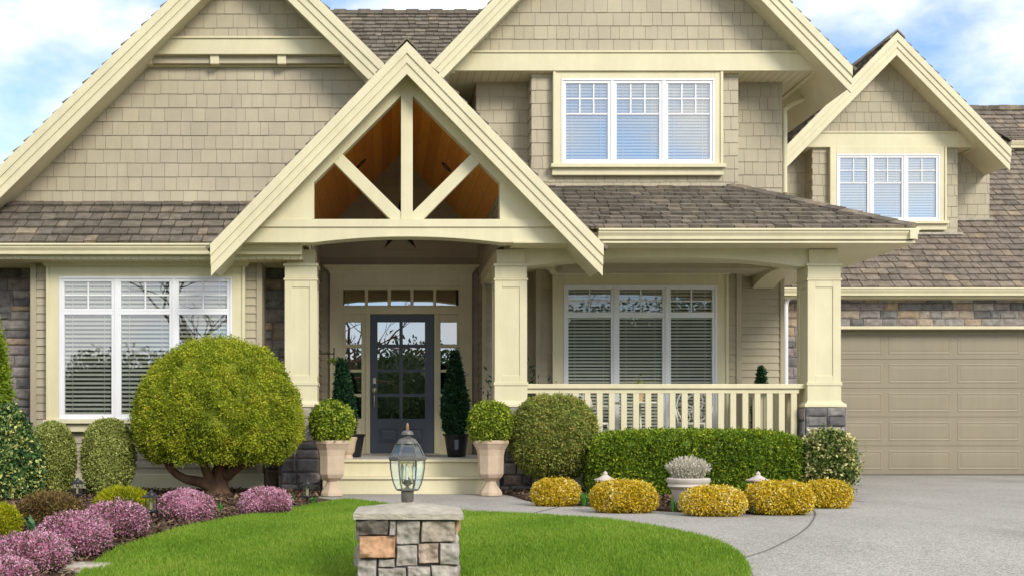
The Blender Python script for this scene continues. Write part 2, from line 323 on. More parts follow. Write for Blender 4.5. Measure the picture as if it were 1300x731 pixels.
# ------------------------------------------------------------------ surface helpers
def clip(poly, region):                # convex region, counter-clockwise
    out = poly
    for i in range(len(region)):
        a, b = region[i], region[(i + 1) % len(region)]
        ex, ey = b[0] - a[0], b[1] - a[1]
        side = lambda p: ex * (p[1] - a[1]) - ey * (p[0] - a[0])
        res = []
        for k in range(len(out)):
            p, q = out[k], out[(k + 1) % len(out)]
            sp, sq = side(p), side(q)
            if sp >= 0: res.append(p)
            if (sp >= 0) != (sq >= 0):
                t = sp / (sp - sq); res.append((p[0] + (q[0] - p[0]) * t, p[1] + (q[1] - p[1]) * t))
        out = res
        if len(out) < 3: return []
    return out
def courses(mb, O, U, V, N, region, rowh, wmin, wmax, thick, gap=0.006, jit=0.0, seed=1, lap=0.012, v_start=None, backing=True):
    """overlapping shingles, shakes or boards laid in courses on the plane O + u*U + v*V, facing N"""
    rr = random.Random(seed); O, U, V, N = (Vector(x) for x in (O, U, V, N))
    us = [p[0] for p in region]; vs = [p[1] for p in region]
    at = lambda u, v, n: O + U * u + V * v + N * n
    if backing: mb.face([at(u, v, -0.004) for u, v in region], 0.35)
    v = min(vs) if v_start is None else v_start
    while v < max(vs):
        u = min(us) - rr.uniform(0, wmax)
        while u < max(us):
            w = rr.uniform(wmin, wmax); j = rr.uniform(-jit, jit); tj = thick * rr.uniform(0.8, 1.2)
            p = clip([(u + gap / 2, v + j), (u + w - gap / 2, v + j), (u + w - gap / 2, v + rowh + lap), (u + gap / 2, v + rowh + lap)], region)
            if p and (max(q[0] for q in p) - min(q[0] for q in p)) > 0.004:
                rv = min(1, max(0, rr.gauss(.5, .19))); n = len(p)
                hgt = lambda q: max(0.001, tj * (1.0 - 0.92 * (q[1] - v - j) / (rowh + lap)))
                front = [at(a, b, hgt((a, b))) for a, b in p]; back = [at(a, b, -0.006) for a, b in p]
                mb.faces(front + back, [tuple(range(n))] + [(i, n + i, n + (i + 1) % n, (i + 1) % n) for i in range(n)], rv)
            u += w
        v += rowh
def stone_block(mb, O, U, V, N, u0, u1, v0, v1, depth, seed, rv, nu=6, nv=5, rough=0.012, soft=0.022, low=0.45):
    O, U, V, N = (Vector(x) for x in (O, U, V, N)); pts = []
    off = Vector((seed * 1.37 % 50, seed * 2.11 % 50, seed * 0.73 % 50))
    for j in range(nv + 1):
        for i in range(nu + 1):
            a, b = i / nu, j / nv
            edge = min(a, 1 - a) * (u1 - u0), min(b, 1 - b) * (v1 - v0)
            e = min(1.0, min(edge) / soft); e = e * (2 - e)
            wob = mnoise.noise_vector(Vector((u0 + a * (u1 - u0), v0 + b * (v1 - v0), seed)) * 9) * 0.007
            p = O + U * (u0 + a * (u1 - u0) + wob.x) + V * (v0 + b * (v1 - v0) + wob.y)
            q = p + off
            h = mnoise.noise(q * 7) * rough + mnoise.noise(q * 17) * rough * .55 + mnoise.noise(q * 40) * rough * .25
            pts.append(p + N * (depth * (low + (1 - low) * e) + h * (0.3 + 0.7 * e)))
    k = nu + 1
    mb.faces(pts, [(j * k + i, j * k + i + 1, (j + 1) * k + i + 1, (j + 1) * k + i) for j in range(nv) for i in range(nu)], rv)
    ring = [i for i in range(k)] + [j * k + nu for j in range(1, nv + 1)] + [nv * k + i for i in range(nu - 1, -1, -1)] + [j * k for j in range(nv - 1, 0, -1)]
    f = [pts[i] for i in ring]; bk = [p - N * (N.dot(p - O) + 0.02) for p in f]; n = len(ring)
    mb.faces(f + bk, [(i, n + i, n + (i + 1) % n, (i + 1) % n) for i in range(n)], rv)
def masonry(mb, O, U, V, N, u0, u1, v0, v1, seed=1, hmin=0.10, hmax=0.22, wmin=0.14, wmax=0.42, depth=0.035, joint=0.008, fine=1.0):
    rr = random.Random(seed); mb.cur = 1
    Ov, Uv, Vv, Nv = (Vector(x) for x in (O, U, V, N))
    mb.face([Ov + Uv * a + Vv * b + Nv * 0.006 for a, b in ((u0, v0), (u1, v0), (u1, v1), (u0, v1))], 0.5); mb.cur = 0
    v = v0; k = seed * 100
    while v < v1 - 0.02:
        h = rr.uniform(hmin, hmax)
        if v1 - (v + h) < hmin * .8: h = v1 - v
        u = u0
        while u < u1 - 0.02:
            w = rr.uniform(wmin, wmax)
            if u1 - (u + w) < wmin * .7: w = u1 - u
            k += 1
            if h > 0.17 and rr.random() < 0.35:
                s = h * rr.uniform(.4, .6)
                for a, b in ((0, s), (s, h)):
                    stone_block(mb, O, U, V, N, u + joint / 2, u + w - joint / 2, v + a + joint / 2, v + b - joint / 2, depth * rr.uniform(.7, 1.2), k + a * 77, rr.random(), int(6 * fine), int(5 * fine))
            else:
                stone_block(mb, O, U, V, N, u + joint / 2, u + w - joint / 2, v + joint / 2, v + h - joint / 2, depth * rr.uniform(.7, 1.2), k, rr.random(), int(6 * fine), int(5 * fine))
            u += w
        v += h
UX, UZ, NF = (1, 0, 0), (0, 0, 1), (0, -1, 0)     # a wall facing the street

# ------------------------------------------------------------------ ground
def sheet(name, outline, mat, dz, kind='structure', step=0.4, thick=0.0, wobble=0.0, xstep=None):
    bm = bmesh.new(); vs = [bm.verts.new((x, y, 0)) for x, y in outline]; bm.faces.new(vs)
    ys = [p[1] for p in outline]; xs = [p[0] for p in outline]
    y = math.ceil(min(max(min(ys), -3), 99) / step) * step
    while y < min(max(ys), 40 if wobble else 10.0):
        bmesh.ops.bisect_plane(bm, geom=bm.verts[:] + bm.edges[:] + bm.faces[:], plane_co=(0, y, 0), plane_no=(0, 1, 0), dist=1e-5); y += step
    if xstep:
        x = min(xs) + xstep
        while x < max(xs):
            bmesh.ops.bisect_plane(bm, geom=bm.verts[:] + bm.edges[:] + bm.faces[:], plane_co=(x, 0, 0), plane_no=(1, 0, 0), dist=1e-5); x += xstep
    bmesh.ops.recalc_face_normals(bm, faces=bm.faces)
    if sum(f.normal.z for f in bm.faces) < 0: bmesh.ops.reverse_faces(bm, faces=bm.faces)
    bset = {v for v in bm.verts if v.is_boundary}
    for v in bm.verts:
        w = 0.0
        if wobble and v not in bset: w = wobble * (mnoise.noise(Vector((v.co.x * 2.1, v.co.y * 2.1, 1))) + .6 * mnoise.noise(Vector((v.co.x * 7, v.co.y * 7, 4))))
        v.co.z = grade(v.co.y) + dz + w
    if thick:
        be = [e for e in bm.edges if e.is_boundary]; r = bmesh.ops.extrude_edge_only(bm, edges=be)
        for g in r['geom']:
            if isinstance(g, bmesh.types.BMVert): g.co.z -= thick
    me = bpy.data.meshes.new(name); bm.to_mesh(me); bm.free(); me.materials.append(mat)
    o = bpy.data.objects.new(name, me); COL.objects.link(o); o['kind'] = kind; return o
def smooth_line(pts, n=6):
    out = []
    for i in range(len(pts) - 1):
        p0, p1, p2, p3 = pts[max(i - 1, 0)], pts[i], pts[i + 1], pts[min(i + 2, len(pts) - 1)]
        for k in range(n):
            t = k / n
            out.append(tuple(0.5 * (2 * p1[a] + (p2[a] - p0[a]) * t + (2 * p0[a] - 5 * p1[a] + 4 * p2[a] - p3[a]) * t * t + (3 * p1[a] - p0[a] - 3 * p2[a] + p3[a]) * t ** 3) for a in (0, 1)))
    return out + [tuple(pts[-1])]

sheet('ground', [(-400, -400), (400, -400), (400, 600), (-400, 600)], M['earth'], -0.07)
sheet('road', [(-120, -11), (120, -11), (120, -2.6), (-120, -2.6)], M['asphalt'], -0.05)
lawn_left = smooth_line([gp(60, 775), gp(107, 731), gp(150, 703), gp(200, 686), gp(290, 664), gp(370, 650), gp(420, 641), gp(441, 638)])
lawn_right = smooth_line([gp(441, 638), gp(500, 645), gp(585, 654), gp(640, 656.5), gp(700, 660), gp(760, 664), gp(828, 674), gp(898, 689), gp(935, 705), gp(949, 722), gp(953, 740), gp(953, 800)])
lawn_poly = lawn_left + lawn_right[1:] + [(1.9, 0.6), (-2.6, 0.6)]
bed_front = smooth_line([gp(632, 626), gp(650, 629), gp(679, 637), gp(753, 643), gp(866, 650), gp(944, 651.5), gp(1000, 648), gp(1040, 642), gp(1070, 636), gp(1079, 630), gp(1078, 622)])
joint_c = smooth_line([gp(1032, 645), gp(1035, 655), gp(1020, 674), gp(985, 694), gp(943, 709)])
# exposed aggregate path, and the driveway laid beside it
sheet('path', [(-2.2, 13.5), (-2.2, 11.0), (-1.0, 4.0), (5.2, 4.0), (5.4, 15.6), (-2.2, 15.6)], M['concrete'], 0.0)
jx = [(p[0] + 0.004, p[1]) for p in joint_c]
drive = [(5.05, 20.98), (5.05, 13.2)] + jx + [(1.95, 6.0), (1.75, 3.0), (1.2, -2.4), (17, -2.4), (17, 20.98)]
sheet('driveway', drive, M['concrete'], 0.004)
def strip(name, line, w, dz, mat):
    mb = MB(); z = [grade(p[1]) + dz for p in line]
    L, Rr = [], []
    for i, p in enumerate(line):
        a, b = line[max(i - 1, 0)], line[min(i + 1, len(line) - 1)]
        dx, dy = b[0] - a[0], b[1] - a[1]; q = math.hypot(dx, dy) or 1
        L.append((p[0] - dy / q * w / 2, p[1] + dx / q * w / 2, z[i])); Rr.append((p[0] + dy / q * w / 2, p[1] - dx / q * w / 2, z[i]))
    for i in range(len(line) - 1): mb.face([L[i], Rr[i], Rr[i + 1], L[i + 1]])
    o = mb.build(name, mat); o['kind'] = 'structure'; return o
strip('driveway_joint', joint_c, 0.011, 0.008, M['jointfill'])
strip('path_joint', [gp(656, 656), gp(719, 641)], 0.014, 0.004, M['jointfill'])
strip('garage_joint', [(5.3, 18.4), (17, 18.4)], 0.012, 0.008, M['jointfill'])
sheet('lawn', lawn_poly, M['turf'], 0.03, thick=0.06, step=0.25)
bed_l = [(-9, 16.2), (-9, 2.0), (-2.9, 2.0)] + [(p[0] - 0.015, p[1]) for p in lawn_left] + [gp(402, 634), (-0.72, 14.6), (-0.72, 16.2)]
sheet('planting_bed', bed_l, M['mulch'], 0.022, wobble=0.028, step=0.16, xstep=0.18, thick=0.06)
bed_r = bed_front + [(5.62, 15.0), (5.62, 17.5), (1.4, 17.5), (1.4, 15.0)]
sheet('planting_bed', bed_r, M['mulch'], 0.022, wobble=0.02, step=0.16, xstep=0.18, thick=0.06)

def in_poly(x, y, poly):
    ins = np.zeros(len(x), bool); n = len(poly)
    for i in range(n):
        x0, y0 = poly[i]; x1, y1 = poly[(i + 1) % n]
        if y0 == y1: continue
        c = ((y0 > y) != (y1 > y)) & (x < (x1 - x0) * (y - y0) / (y1 - y0) + x0); ins ^= c
    return ins
gradev = np.vectorize(grade)
def raw_mesh(name, V_, nper, rnd, mat, parent=None):
    """V_ (N, nper, 3) faces"""
    N = len(V_); me = bpy.data.meshes.new(name)
    off = np.array(wloc(parent)) if parent is not None else np.zeros(3)
    me.vertices.add(N * nper); me.vertices.foreach_set('co', (V_ - off).astype(np.float32).ravel())
    me.loops.add(N * nper); me.loops.foreach_set('vertex_index', np.arange(N * nper, dtype=np.int32))
    me.polygons.add(N); me.polygons.foreach_set('loop_start', np.arange(0, N * nper, nper, dtype=np.int32))
    me.update(calc_edges=True); me.materials.append(mat)
    a = me.attributes.new('rnd', 'FLOAT', 'FACE'); a.data.foreach_set('value', rnd.astype(np.float32)); me.validate()
    o = bpy.data.objects.new(name, me); COL.objects.link(o)
    if parent is not None: o.parent = parent
    return o
def snoise(p, f, s=0.0):
    x, y, z = p[:, 0] * f + s, p[:, 1] * f + s * 1.7, p[:, 2] * f + s * .6
    return (np.sin(x * 1.3 + np.sin(y * 1.7 + z)) + np.sin(y * 1.9 + 1.3 * np.sin(z * 1.1 + x)) + np.sin(z * 1.6 + 1.7 * np.sin(x * 1.4 - y))) / 3

# grass blades (nobody could count them)
n_try = 900000
gx = rng.uniform(-3.0, 3.9, n_try); gy = 5.6 + 7.4 * rng.random(n_try) ** 1.35
ok = in_poly(gx, gy, lawn_poly); gx, gy = gx[ok], gy[ok]
keep = rng.random(len(gx)) < 0.75; gx, gy = gx[keep], gy[keep]
gz = gradev(gy) + 0.03; n_ = len(gx)
P0 = np.stack([gx, gy, gz], 1)
mow = snoise(P0, 1.1) * .5 + snoise(P0 * np.array([1, .6, 1]), 4.2, 3) * .6 + snoise(P0, 11.0, 8) * .25
ht = 0.028 * rng.uniform(.6, 1.4, n_) * (1 + .25 * mow); ang = rng.uniform(0, 2 * np.pi, n_); wd = 0.0035 + 0.0022 * (gy - 5) / 7
side = np.stack([np.cos(ang), np.sin(ang), 0 * ang], 1) * wd[:, None]
lean = rng.normal(0, .4, (n_, 2)) * ht[:, None]
tip = P0 + np.stack([lean[:, 0], lean[:, 1], ht], 1)
g = raw_mesh('grass', np.stack([P0 - side, P0 + side, tip], 1), 3, np.clip(.44 + .30 * mow + rng.normal(0, .2, n_), 0, 1), M['grass'])
tag(g, 'short mown bright green grass covering the curved front lawn', 'grass', kind='stuff')
# bark chips
def chips(poly, n, box):
    x = rng.uniform(box[0], box[1], n); y = rng.uniform(box[2], box[3], n); k = in_poly(x, y, poly); x, y = x[k], y[k]; m = len(x)
    c = np.stack([x, y, gradev(y) + 0.03 + rng.uniform(0, .025, m)], 1); d = rng.normal(0, 1, (m, 3)); d[:, 2] *= .35; d /= np.linalg.norm(d, axis=1)[:, None]
    e = np.cross(d, rng.normal(0, .3, (m, 3)) + np.array([0, 0, 1])); e /= np.linalg.norm(e, axis=1)[:, None]
    L = rng.uniform(.012, .032, m)[:, None]; w = rng.uniform(.005, .012, m)[:, None]
    return np.stack([c - d * L - e * w, c + d * L - e * w, c + d * L + e * w, c - d * L + e * w], 1)
edge_ = np.array(bed_front)
ch = np.concatenate([chips([(p[0] + rng.normal(0, .05), p[1] - .10) for p in bed_front] + [(p[0], p[1] + .02) for p in bed_front[::-1]], 900, (1.2, 5.4, 11, 15)), chips(bed_l, 26000, (-5.2, -.7, 7, 15.9)), chips(bed_r, 14000, (1.3, 5.6, 11, 15))])
tag(raw_mesh('mulch_chips', ch, 4, rng.random(len(ch)), M['chip']), 'brown bark mulch chips scattered over the planting beds', 'mulch', kind='stuff')

# ------------------------------------------------------------------ the house
house = empty('house', (2.0, 17.0, 0.0), 'craftsman house with taupe shingle gables, cream trim, stone bases and attached garage', 'house')
t1 = MB  # alias

def chevron(ax, az, hw, slope, v0, v1, hwr=None):
    hl = hw
    hw = hw if hwr is None else hwr
    return [(ax - hl, az - slope * hl - v0), (ax, az - v0), (ax + hw, az - slope * hw - v0), (ax + hw, az - slope * hw - v1), (ax, az - v1), (ax - hl, az - slope * hl - v1)]
def gable_roof(ax, az, hw, slope, D, back, th, parent=house, seed=1, hwr=None, mat='shake', soff_d=0.12, name='gable_roof', cut=None):
    """shake roof over a street-facing gable: slab, shakes on both slopes, stepped rake fascia"""
    r = MB()
    if cut: r.prism_y(chevron(ax, az, hw - .02, slope, 0.03, soff_d, hwr), D + 0.03, D + cut[0]); r.prism_y(chevron(ax, az, cut[1], slope, 0.032, soff_d), D + cut[0], back)
    else: r.prism_y(chevron(ax, az, hw - .02, slope, 0.03, soff_d, hwr), D + 0.03, back)
    roof = r.build(name, M['trim'], parent)
    s = MB(); c = 1 / math.hypot(1, slope); L = hw / c
    for sg in (-1, 1):
        Vv = (-sg * c, 0, slope * c); hs = hwr if (sg > 0 and hwr) else hw; L = hs / c
        O = (ax + sg * hs, D - 0.03, az - slope * hs - 0.02)
        Nn = (sg * slope * c, 0, c)
        if cut: parts_ = [[(0, -0.05), (cut[0], -0.05), (cut[0], L), (0, L)], [(cut[0], -0.05 + .165 * round((hs - cut[1]) / c / .165)), (back - D, -0.05 + .165 * round((hs - cut[1]) / c / .165)), (back - D, L), (cut[0], L)]]
        else: parts_ = [[(0, -0.05), (back - D, -0.05), (back - D, L), (0, L)]]
        for region in parts_: courses(s, O, (0, 1, 0), Vv, Nn, region, 0.165, 0.10, 0.24, 0.034, 0.008, 0.012, seed + sg, lap=0.03)
    n = int((back - D) / 0.2)
    for k in range(n):
        y = D - 0.03 + k * 0.2; rv = random.random(); e = 0.012 + 0.02 * (k % 2 == 0)
        for sg in (-1, 1):
            s.extr([(ax, y, az + .03), (ax + sg * .13, y, az + .03 - .13 * slope), (ax + sg * .13, y, az + .055 - .13 * slope), (ax, y, az + .06)], (0, .21, 0), rv)
    s.build('roof_shakes', M[mat], roof, rnd=True)
    f = MB()
    f.prism_y(chevron(ax, az, hw, slope, 0.0, th * .36, hwr), D - .032, D + .03)
    f.prism_y(chevron(ax, az, hw - .003, slope, th * .36 - .01, th * .66, hwr), D - .014, D + .03)
    f.prism_y(chevron(ax, az, hw - .006, slope, th * .66 - .01, th, hwr), D + .002, D + .03)
    f.build('rake_fascia', M['trim'], roof, bevel=0.004)
    return roof
def gutter(x0, x1, D, ztop, parent, name='gutter', h=0.125):
    g = MB(); p = [(D, ztop), (D - .012, ztop), (D - .014, ztop - .022), (D + .004, ztop - .028), (D + .006, ztop - .05), (D + .03, ztop - .085), (D + .034, ztop - h), (D + .11, ztop - h), (D + .11, ztop - .01)]
    g.prism_x(p, x0, x1); return g.build(name, M['trim'], parent, bevel=0.003)

def window(parent, D, x0, x1, z0, z1, splits, cells, casing=(0.15, 0.15, 0.0), cornice=None, sill=True, sashw=0.065, name='window', slat=0.052, blind_drop=None, apron=0.10, cover=.5, bmat='blind', gmat='glass'):
    """white framed window standing proud of the wall plane D. cells: (za, zb, ncol, nrow) fractions of height from the bottom"""
    xs = [x0] + splits + [x1]; f = MB(); gl = MB(); bl = MB(); dk = MB()
    w0 = 0.028
    f.box(x0, x1, D - .085, D - .002, z0, z0 + w0); f.box(x0, x1, D - .085, D - .002, z1 - w0, z1)
    f.box(x0, x0 + w0, D - .083, D - .002, z0 + w0, z1 - w0); f.box(x1 - w0, x1, D - .083, D - .002, z0 + w0, z1 - w0)
    for s in splits: f.box(s - w0 * .8, s + w0 * .8, D - .081, D - .002, z0 + w0, z1 - w0)
    for i in range(len(xs) - 1):
        a = xs[i] + (w0 if i == 0 else w0 * .8) - .001; b = xs[i + 1] - (w0 if i == len(xs) - 2 else w0 * .8) + .001
        for (ca, cb, nc, nr, kind) in cells:
            c0 = z0 + (z1 - z0) * ca; c1 = z0 + (z1 - z0) * cb
            if ca == 0: c0 += w0 - .001
            if cb == 1: c1 -= w0 - .001
            s = sashw - w0
            if kind != 'lite':
                f.box(a, b, D - .072, D - .01, c0, c0 + s); f.box(a, b, D - .072, D - .01, c1 - s, c1)
                f.box(a, a + s, D - .0715, D - .01, c0 + s, c1 - s); f.box(b - s, b, D - .0715, D - .01, c0 + s, c1 - s)
            u0, u1, v0, v1 = a + s, b - s, c0 + s, c1 - s
            gl.face([(u0 - .004, D - .046, v0 - .004), (u1 + .004, D - .046, v0 - .004), (u1 + .004, D - .046, v1 + .004), (u0 - .004, D - .046, v1 + .004)])
            if isinstance(nr, tuple):      # grid only in the upper share of one sash
                share, nr_ = nr; g0 = v1 - (v1 - v0) * share
                f.box(u0, u1, D - .062, D - .042, g0 - .012, g0 + .012)
            else: g0, nr_ = v0, nr
            for k in range(1, nc): xm = u0 + (u1 - u0) * k / nc; f.box(xm - .010, xm + .010, D - .06, D - .042, g0, v1)
            for k in range(1, nr_): zm = g0 + (v1 - g0) * k / nr_; f.box(u0, u1, D - .0605, D - .042, zm - .010, zm + .010)
        bz0 = z0 + .05; bz1 = z1 - .045; z = bz1
        while z > bz0:
            s_ = slat * cover * .5
            bl.extr([(a + .03, D - .034, z - s_), (a + .03, D - .012, z + s_), (a + .03, D - .012, z + s_ + .003), (a + .03, D - .034, z - s_ + .003)], (b - a - .06, 0, 0), random.random())
            z -= slat
        for xx in (a + (b - a) * .2, a + (b - a) * .8): bl.box(xx - .003, xx + .003, D - .036, D - .0345, bz0, bz1)
    dk.face([(x0 + .02, D - .0045, z0 + .02), (x1 - .02, D - .0045, z0 + .02), (x1 - .02, D - .0045, z1 - .02), (x0 + .02, D - .0045, z1 - .02)])  # flat dark sheet painted as the room's shade behind the blinds
    o = f.build(name, M['vinyl'], parent, bevel=0.004)
    gl.build('pane', M[gmat], o); bl.build('blind', M[bmat], o); dk.build('room_shade_sheet', M['dark'], o)
    cl, ct, cb = casing; c = MB()
    c.box(x0 - cl, x0, D - .075, D, z0 - .002, z1 + ct); c.box(x1, x1 + cl, D - .075, D, z0 - .002, z1 + ct); c.box(x0, x1, D - .0745, D, z1, z1 + ct)
    c.box(x0 - cl, x0 - cl + .035, D - .095, D - .07, z0, z1 + ct - .003); c.box(x1 + cl - .035, x1 + cl, D - .095, D - .07, z0, z1 + ct - .003)
    if cornice:
        h, ov = cornice; zt = z1 + ct
        xa, xb = x0 - cl, x1 + cl
        prof = [(0, 0.02), (.2, .03), (.55, ov * .55), (.8, ov), (1, ov)]
        rings = []
        for t, e in prof: rings.append([(xa - e, D - .075 - e, zt + t * h), (xb + e, D - .075 - e, zt + t * h), (xb + e, D - .001, zt + t * h), (xa - e, D - .001, zt + t * h)])
        c.frustum(rings)
    if sill:
        c.box(x0 - cl - .03, x1 + cl + .03, D - .13, D, z0 - .05, z0 - .002)
        c.box(x0 - cl - .01, x1 + cl + .01, D - .07, D, z0 - .05 - apron, z0 - .05)
    c.build('window_casing', M['trim'], o, bevel=0.004)
    return o

PAX, PAZ, PSL = W(516.5, 14.50), H(54, 14.50), 1.03
# --- left wing: stone, window bay, gable
DB, DS, DG = 15.40, 15.90, 15.70
SOF_L = 2.81
wx0, wx1 = -6.2, -0.9
m = MB(); m.box(wx0, wx1 - .004, DS + .01, 23.5, -0.2, 3.45); m.build('wall_core', M['lap'], house)
m = MB(); masonry(m, (0, DS, 0), UX, UZ, NF, wx0, W(41, DS), -0.05, SOF_L, 3); m.build('stone_wall', [M['stone'], M['mortar']], house)
m = MB(); masonry(m, (0, DS, 0), UX, UZ, NF, W(330, DS), wx1, -0.05, SOF_L, 8, wmin=.12, wmax=.3); m.build('stone_wall', [M['stone'], M['mortar']], house)
bx0, bx1 = W(39, DB), W(333, DB)
m = MB(); m.box(bx0, bx1, DB + .012, DS + .02, -0.1, SOF_L)
courses(m, (0, DB + .008, 0), UX, UZ, NF, [(bx0 + .07, .2), (bx1 - .07, .2), (bx1 - .07, SOF_L), (bx0 + .07, SOF_L)], 0.099, 5, 6, 0.018, 0, 0, 2)
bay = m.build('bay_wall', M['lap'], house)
m = MB()
for a, b in ((bx0, bx0 + .07), (bx1 - .07, bx1)): m = MB(); m.box(a, b, DB - .022, DB + .03, 0.2, SOF_L); m.build('corner_board', M['lap'], bay, bevel=0.003)
m = MB(); m.box(bx0 - .02, bx1 + .02, DB - .04, DB + .05, H(624, DB) - .02, H(601, DB)); m.build('base_board', M['trim'], bay, bevel=0.005)
window(bay, DB - .02, W(77.5, DB), W(296, DB), H(532, DB), H(352, DB), [W(149.5, DB), W(222.5, DB)], [(0, .755, 1, 1, 'sash'), (.755, 1, 2, 2, 'sash')], (0.155, 0.12, 0), (0.10, .11))

# pent roof over the bay
ED, EZ = 14.90, H(309, 14.9)
TP = 0.80
ZW = EZ + TP * (DG - ED)
m = MB(); m.prism_x([(ED + .11, EZ - .03), (DS + .1, EZ - .03 + TP * (DS + .1 - ED - .11)), (DS + .1, SOF_L), (ED + .11, SOF_L)], wx0 - .4, -0.95)
pent = m.build('pent_roof', M['trim'], house)
m = MB(); c = 1 / math.hypot(1, TP)
courses(m, (0, ED + .02, EZ + .0), UX, (0, c, TP * c), (0, -TP * c, c), [(wx0 - .4, 0), (-.95, 0), (-.95, (DG + .05 - ED) / c), (wx0 - .4, (DG + .05 - ED) / c)], 0.178, 0.12, 0.27, 0.036, 0.012, 0.010, 5, lap=.03)
m.build('roof_shakes', M['shake'], pent)
gutter(wx0 - .4, -.95, ED, EZ, pent)
m = MB(); m.box(wx0 - .4, -.95, ED + .115, DS, SOF_L - .02, SOF_L + .004); m.build('soffit', M['soffit'], pent)

# left gable
RD = 15.15
gax, gaz, gsl = W(310, RD), H(-93, RD), 0.985
ghw = W(310, RD) - W(-26, RD)
gable_roof(gax, gaz, ghw, gsl, RD, 20.6, 0.37, seed=21, soff_d=.30, hwr=1.80)
lg0 = ZW + .02
def under(v, ax=gax, az=gaz, sl=gsl): return lambda x: az - v - sl * abs(x - ax)
def gable_region(ax, az, sl, v, zlo, zhi=None):
    zr = az - v
    hw0 = (zr - zlo) / sl
    if zhi is None: return [(ax - hw0, zlo), (ax + hw0, zlo), (ax, zr)]
    hw1 = (zr - zhi) / sl
    return [(ax - hw0, zlo), (ax + hw0, zlo), (ax + hw1, zhi), (ax - hw1, zhi)]
m = MB(); yb = H(86, DG)
PORT_L = [(PAX, PAZ - .12), (PAX, 12), (-12, 12), (-12, PAZ - .12 - PSL * (PAX + 12))]     # what lies above the portico roof
courses(m, (0, DG, 0), UX, UZ, NF, clip(gable_region(gax, gaz, gsl, .27, lg0 - .06, yb), PORT_L), 0.172, 0.10, 0.22, 0.012, 0.004, 0.002, 31)
m.prism_y(clip(gable_region(gax, gaz, gsl, .29, lg0 - .3, yb + .3), PORT_L), DG + .006, DG + .12)
m.build('gable_wall', M['siding'], house)
m = MB(); yt = H(50, DG - .17)
courses(m, (0, DG - .12, 0), UX, UZ, NF, gable_region(gax, gaz, gsl, .27, yt - .02), 0.172, 0.10, 0.22, 0.012, 0.004, 0.002, 32)
m.prism_y(gable_region(gax, gaz, gsl, .29, yb + .02), DG - .114, DG)
m.build('gable_wall', M['siding'], house)
def band(D, y0, y1, ax, az, sl, v, parent=house, name='gable_band', thick=.06, lip=True, yy=None):
    z1, z0 = H(y0, D), H(y1, D)
    m = MB(); m.prism_y(gable_region(ax, az, sl, v, z0, z1), D, D + thick)
    if lip:
        reg = gable_region(ax, az, sl, v + .01, z1 - .004, z1 + .022); m.prism_y(reg, D - .02, D + thick - .003)
    return m.build(name, M['trim'], parent, bevel=.004)
bd = band(DG - .19, 49, 69, gax, gaz, gsl, .29, thick=.085)
m = MB(); m.prism_y(gable_region(gax, gaz, gsl, .285, H(86, DG), H(69, DG - .15)), DG - .045, DG + .02); m.build('frieze_board', M['trim'], bd, bevel=.003)
m = MB(); m.prism_y(gable_region(gax, gaz, gsl, .29, H(69.5, DG - .19), H(68, DG - .19)), DG - .10, DG - .001); m.build('band_soffit', M['trim'], bd)
for px in (188, 273, 358, 443):
    x = W(px, DG - .1); m = MB(); m.box(x - .055, x + .055, DG - .155, DG - .04, H(81.5, DG - .15), H(69.8, DG - .15)); m.build('bracket', M['trim'], bd, bevel=.006)

# --- portico
PD = 14.50
pax, paz, psl = W(516.5, PD), H(54, PD), 1.03
phw = W(766, PD) - pax
TD = 14.78                         # face of the open truss
DW = 18.50                         # door wall
XL, XR = -0.90, 1.416              # side walls of the entry
FL = 0.40                          # porch floor
port = gable_roof(pax, paz, phw, psl, PD, 19.6, 0.365, seed=41, soff_d=.30, name='portico_roof', cut=(.78, 1.76))
def TP_(px, py, D=TD): return (W(px, D), H(py, D))
m = MB()
for sg in (-1, 1):
    X = lambda px: 516.5 + sg * (px - 516.5)
    pl = [TP_(X(634.5), 278), TP_(X(634.5), 232), TP_(X(520), 118), TP_(X(520), 78), TP_(X(748), 299), TP_(X(712), 290)]
    m.prism_y(pl, TD, TD + .16)
    pl = [TP_(X(620), 195.5), TP_(X(526), 290), TP_(X(513.5), 279.5), TP_(X(610), 184)]
    m.prism_y(pl, TD + .012, TD + .13)
pl = [TP_(509, 278.5), TP_(524, 278.5), TP_(524, 95), TP_(516.5, 87), TP_(509, 95)]
m.prism_y(pl, TD - .004, TD + .14)
m.build('truss', M['trim'], port, bevel=.005)
m = MB()
arc = [TP_(398 + (636 - 398) * k / 16, 308.5 - 7.5 * (1 - ((k - 8) / 8.0) ** 2)) for k in range(17)]
pl = [TP_(300, 308.5)] + arc + [TP_(733, 308.5), TP_(733, 289), TP_(300, 289)]
m.prism_y(pl, TD - .02, TD + .22)
m.box(W(318, TD), W(714, TD), TD - .04, TD + .2, H(289, TD), H(279, TD)); m.build('truss_beam', M['trim'], port, bevel=.005)
# soffit boards outside the columns
m = MB(); zz = H(308.5, TD) + .03
m.box(W(300, TD), W(372, TD), TD + .22, DS, zz, zz + .03); m.build('soffit', M['soffit'], port)
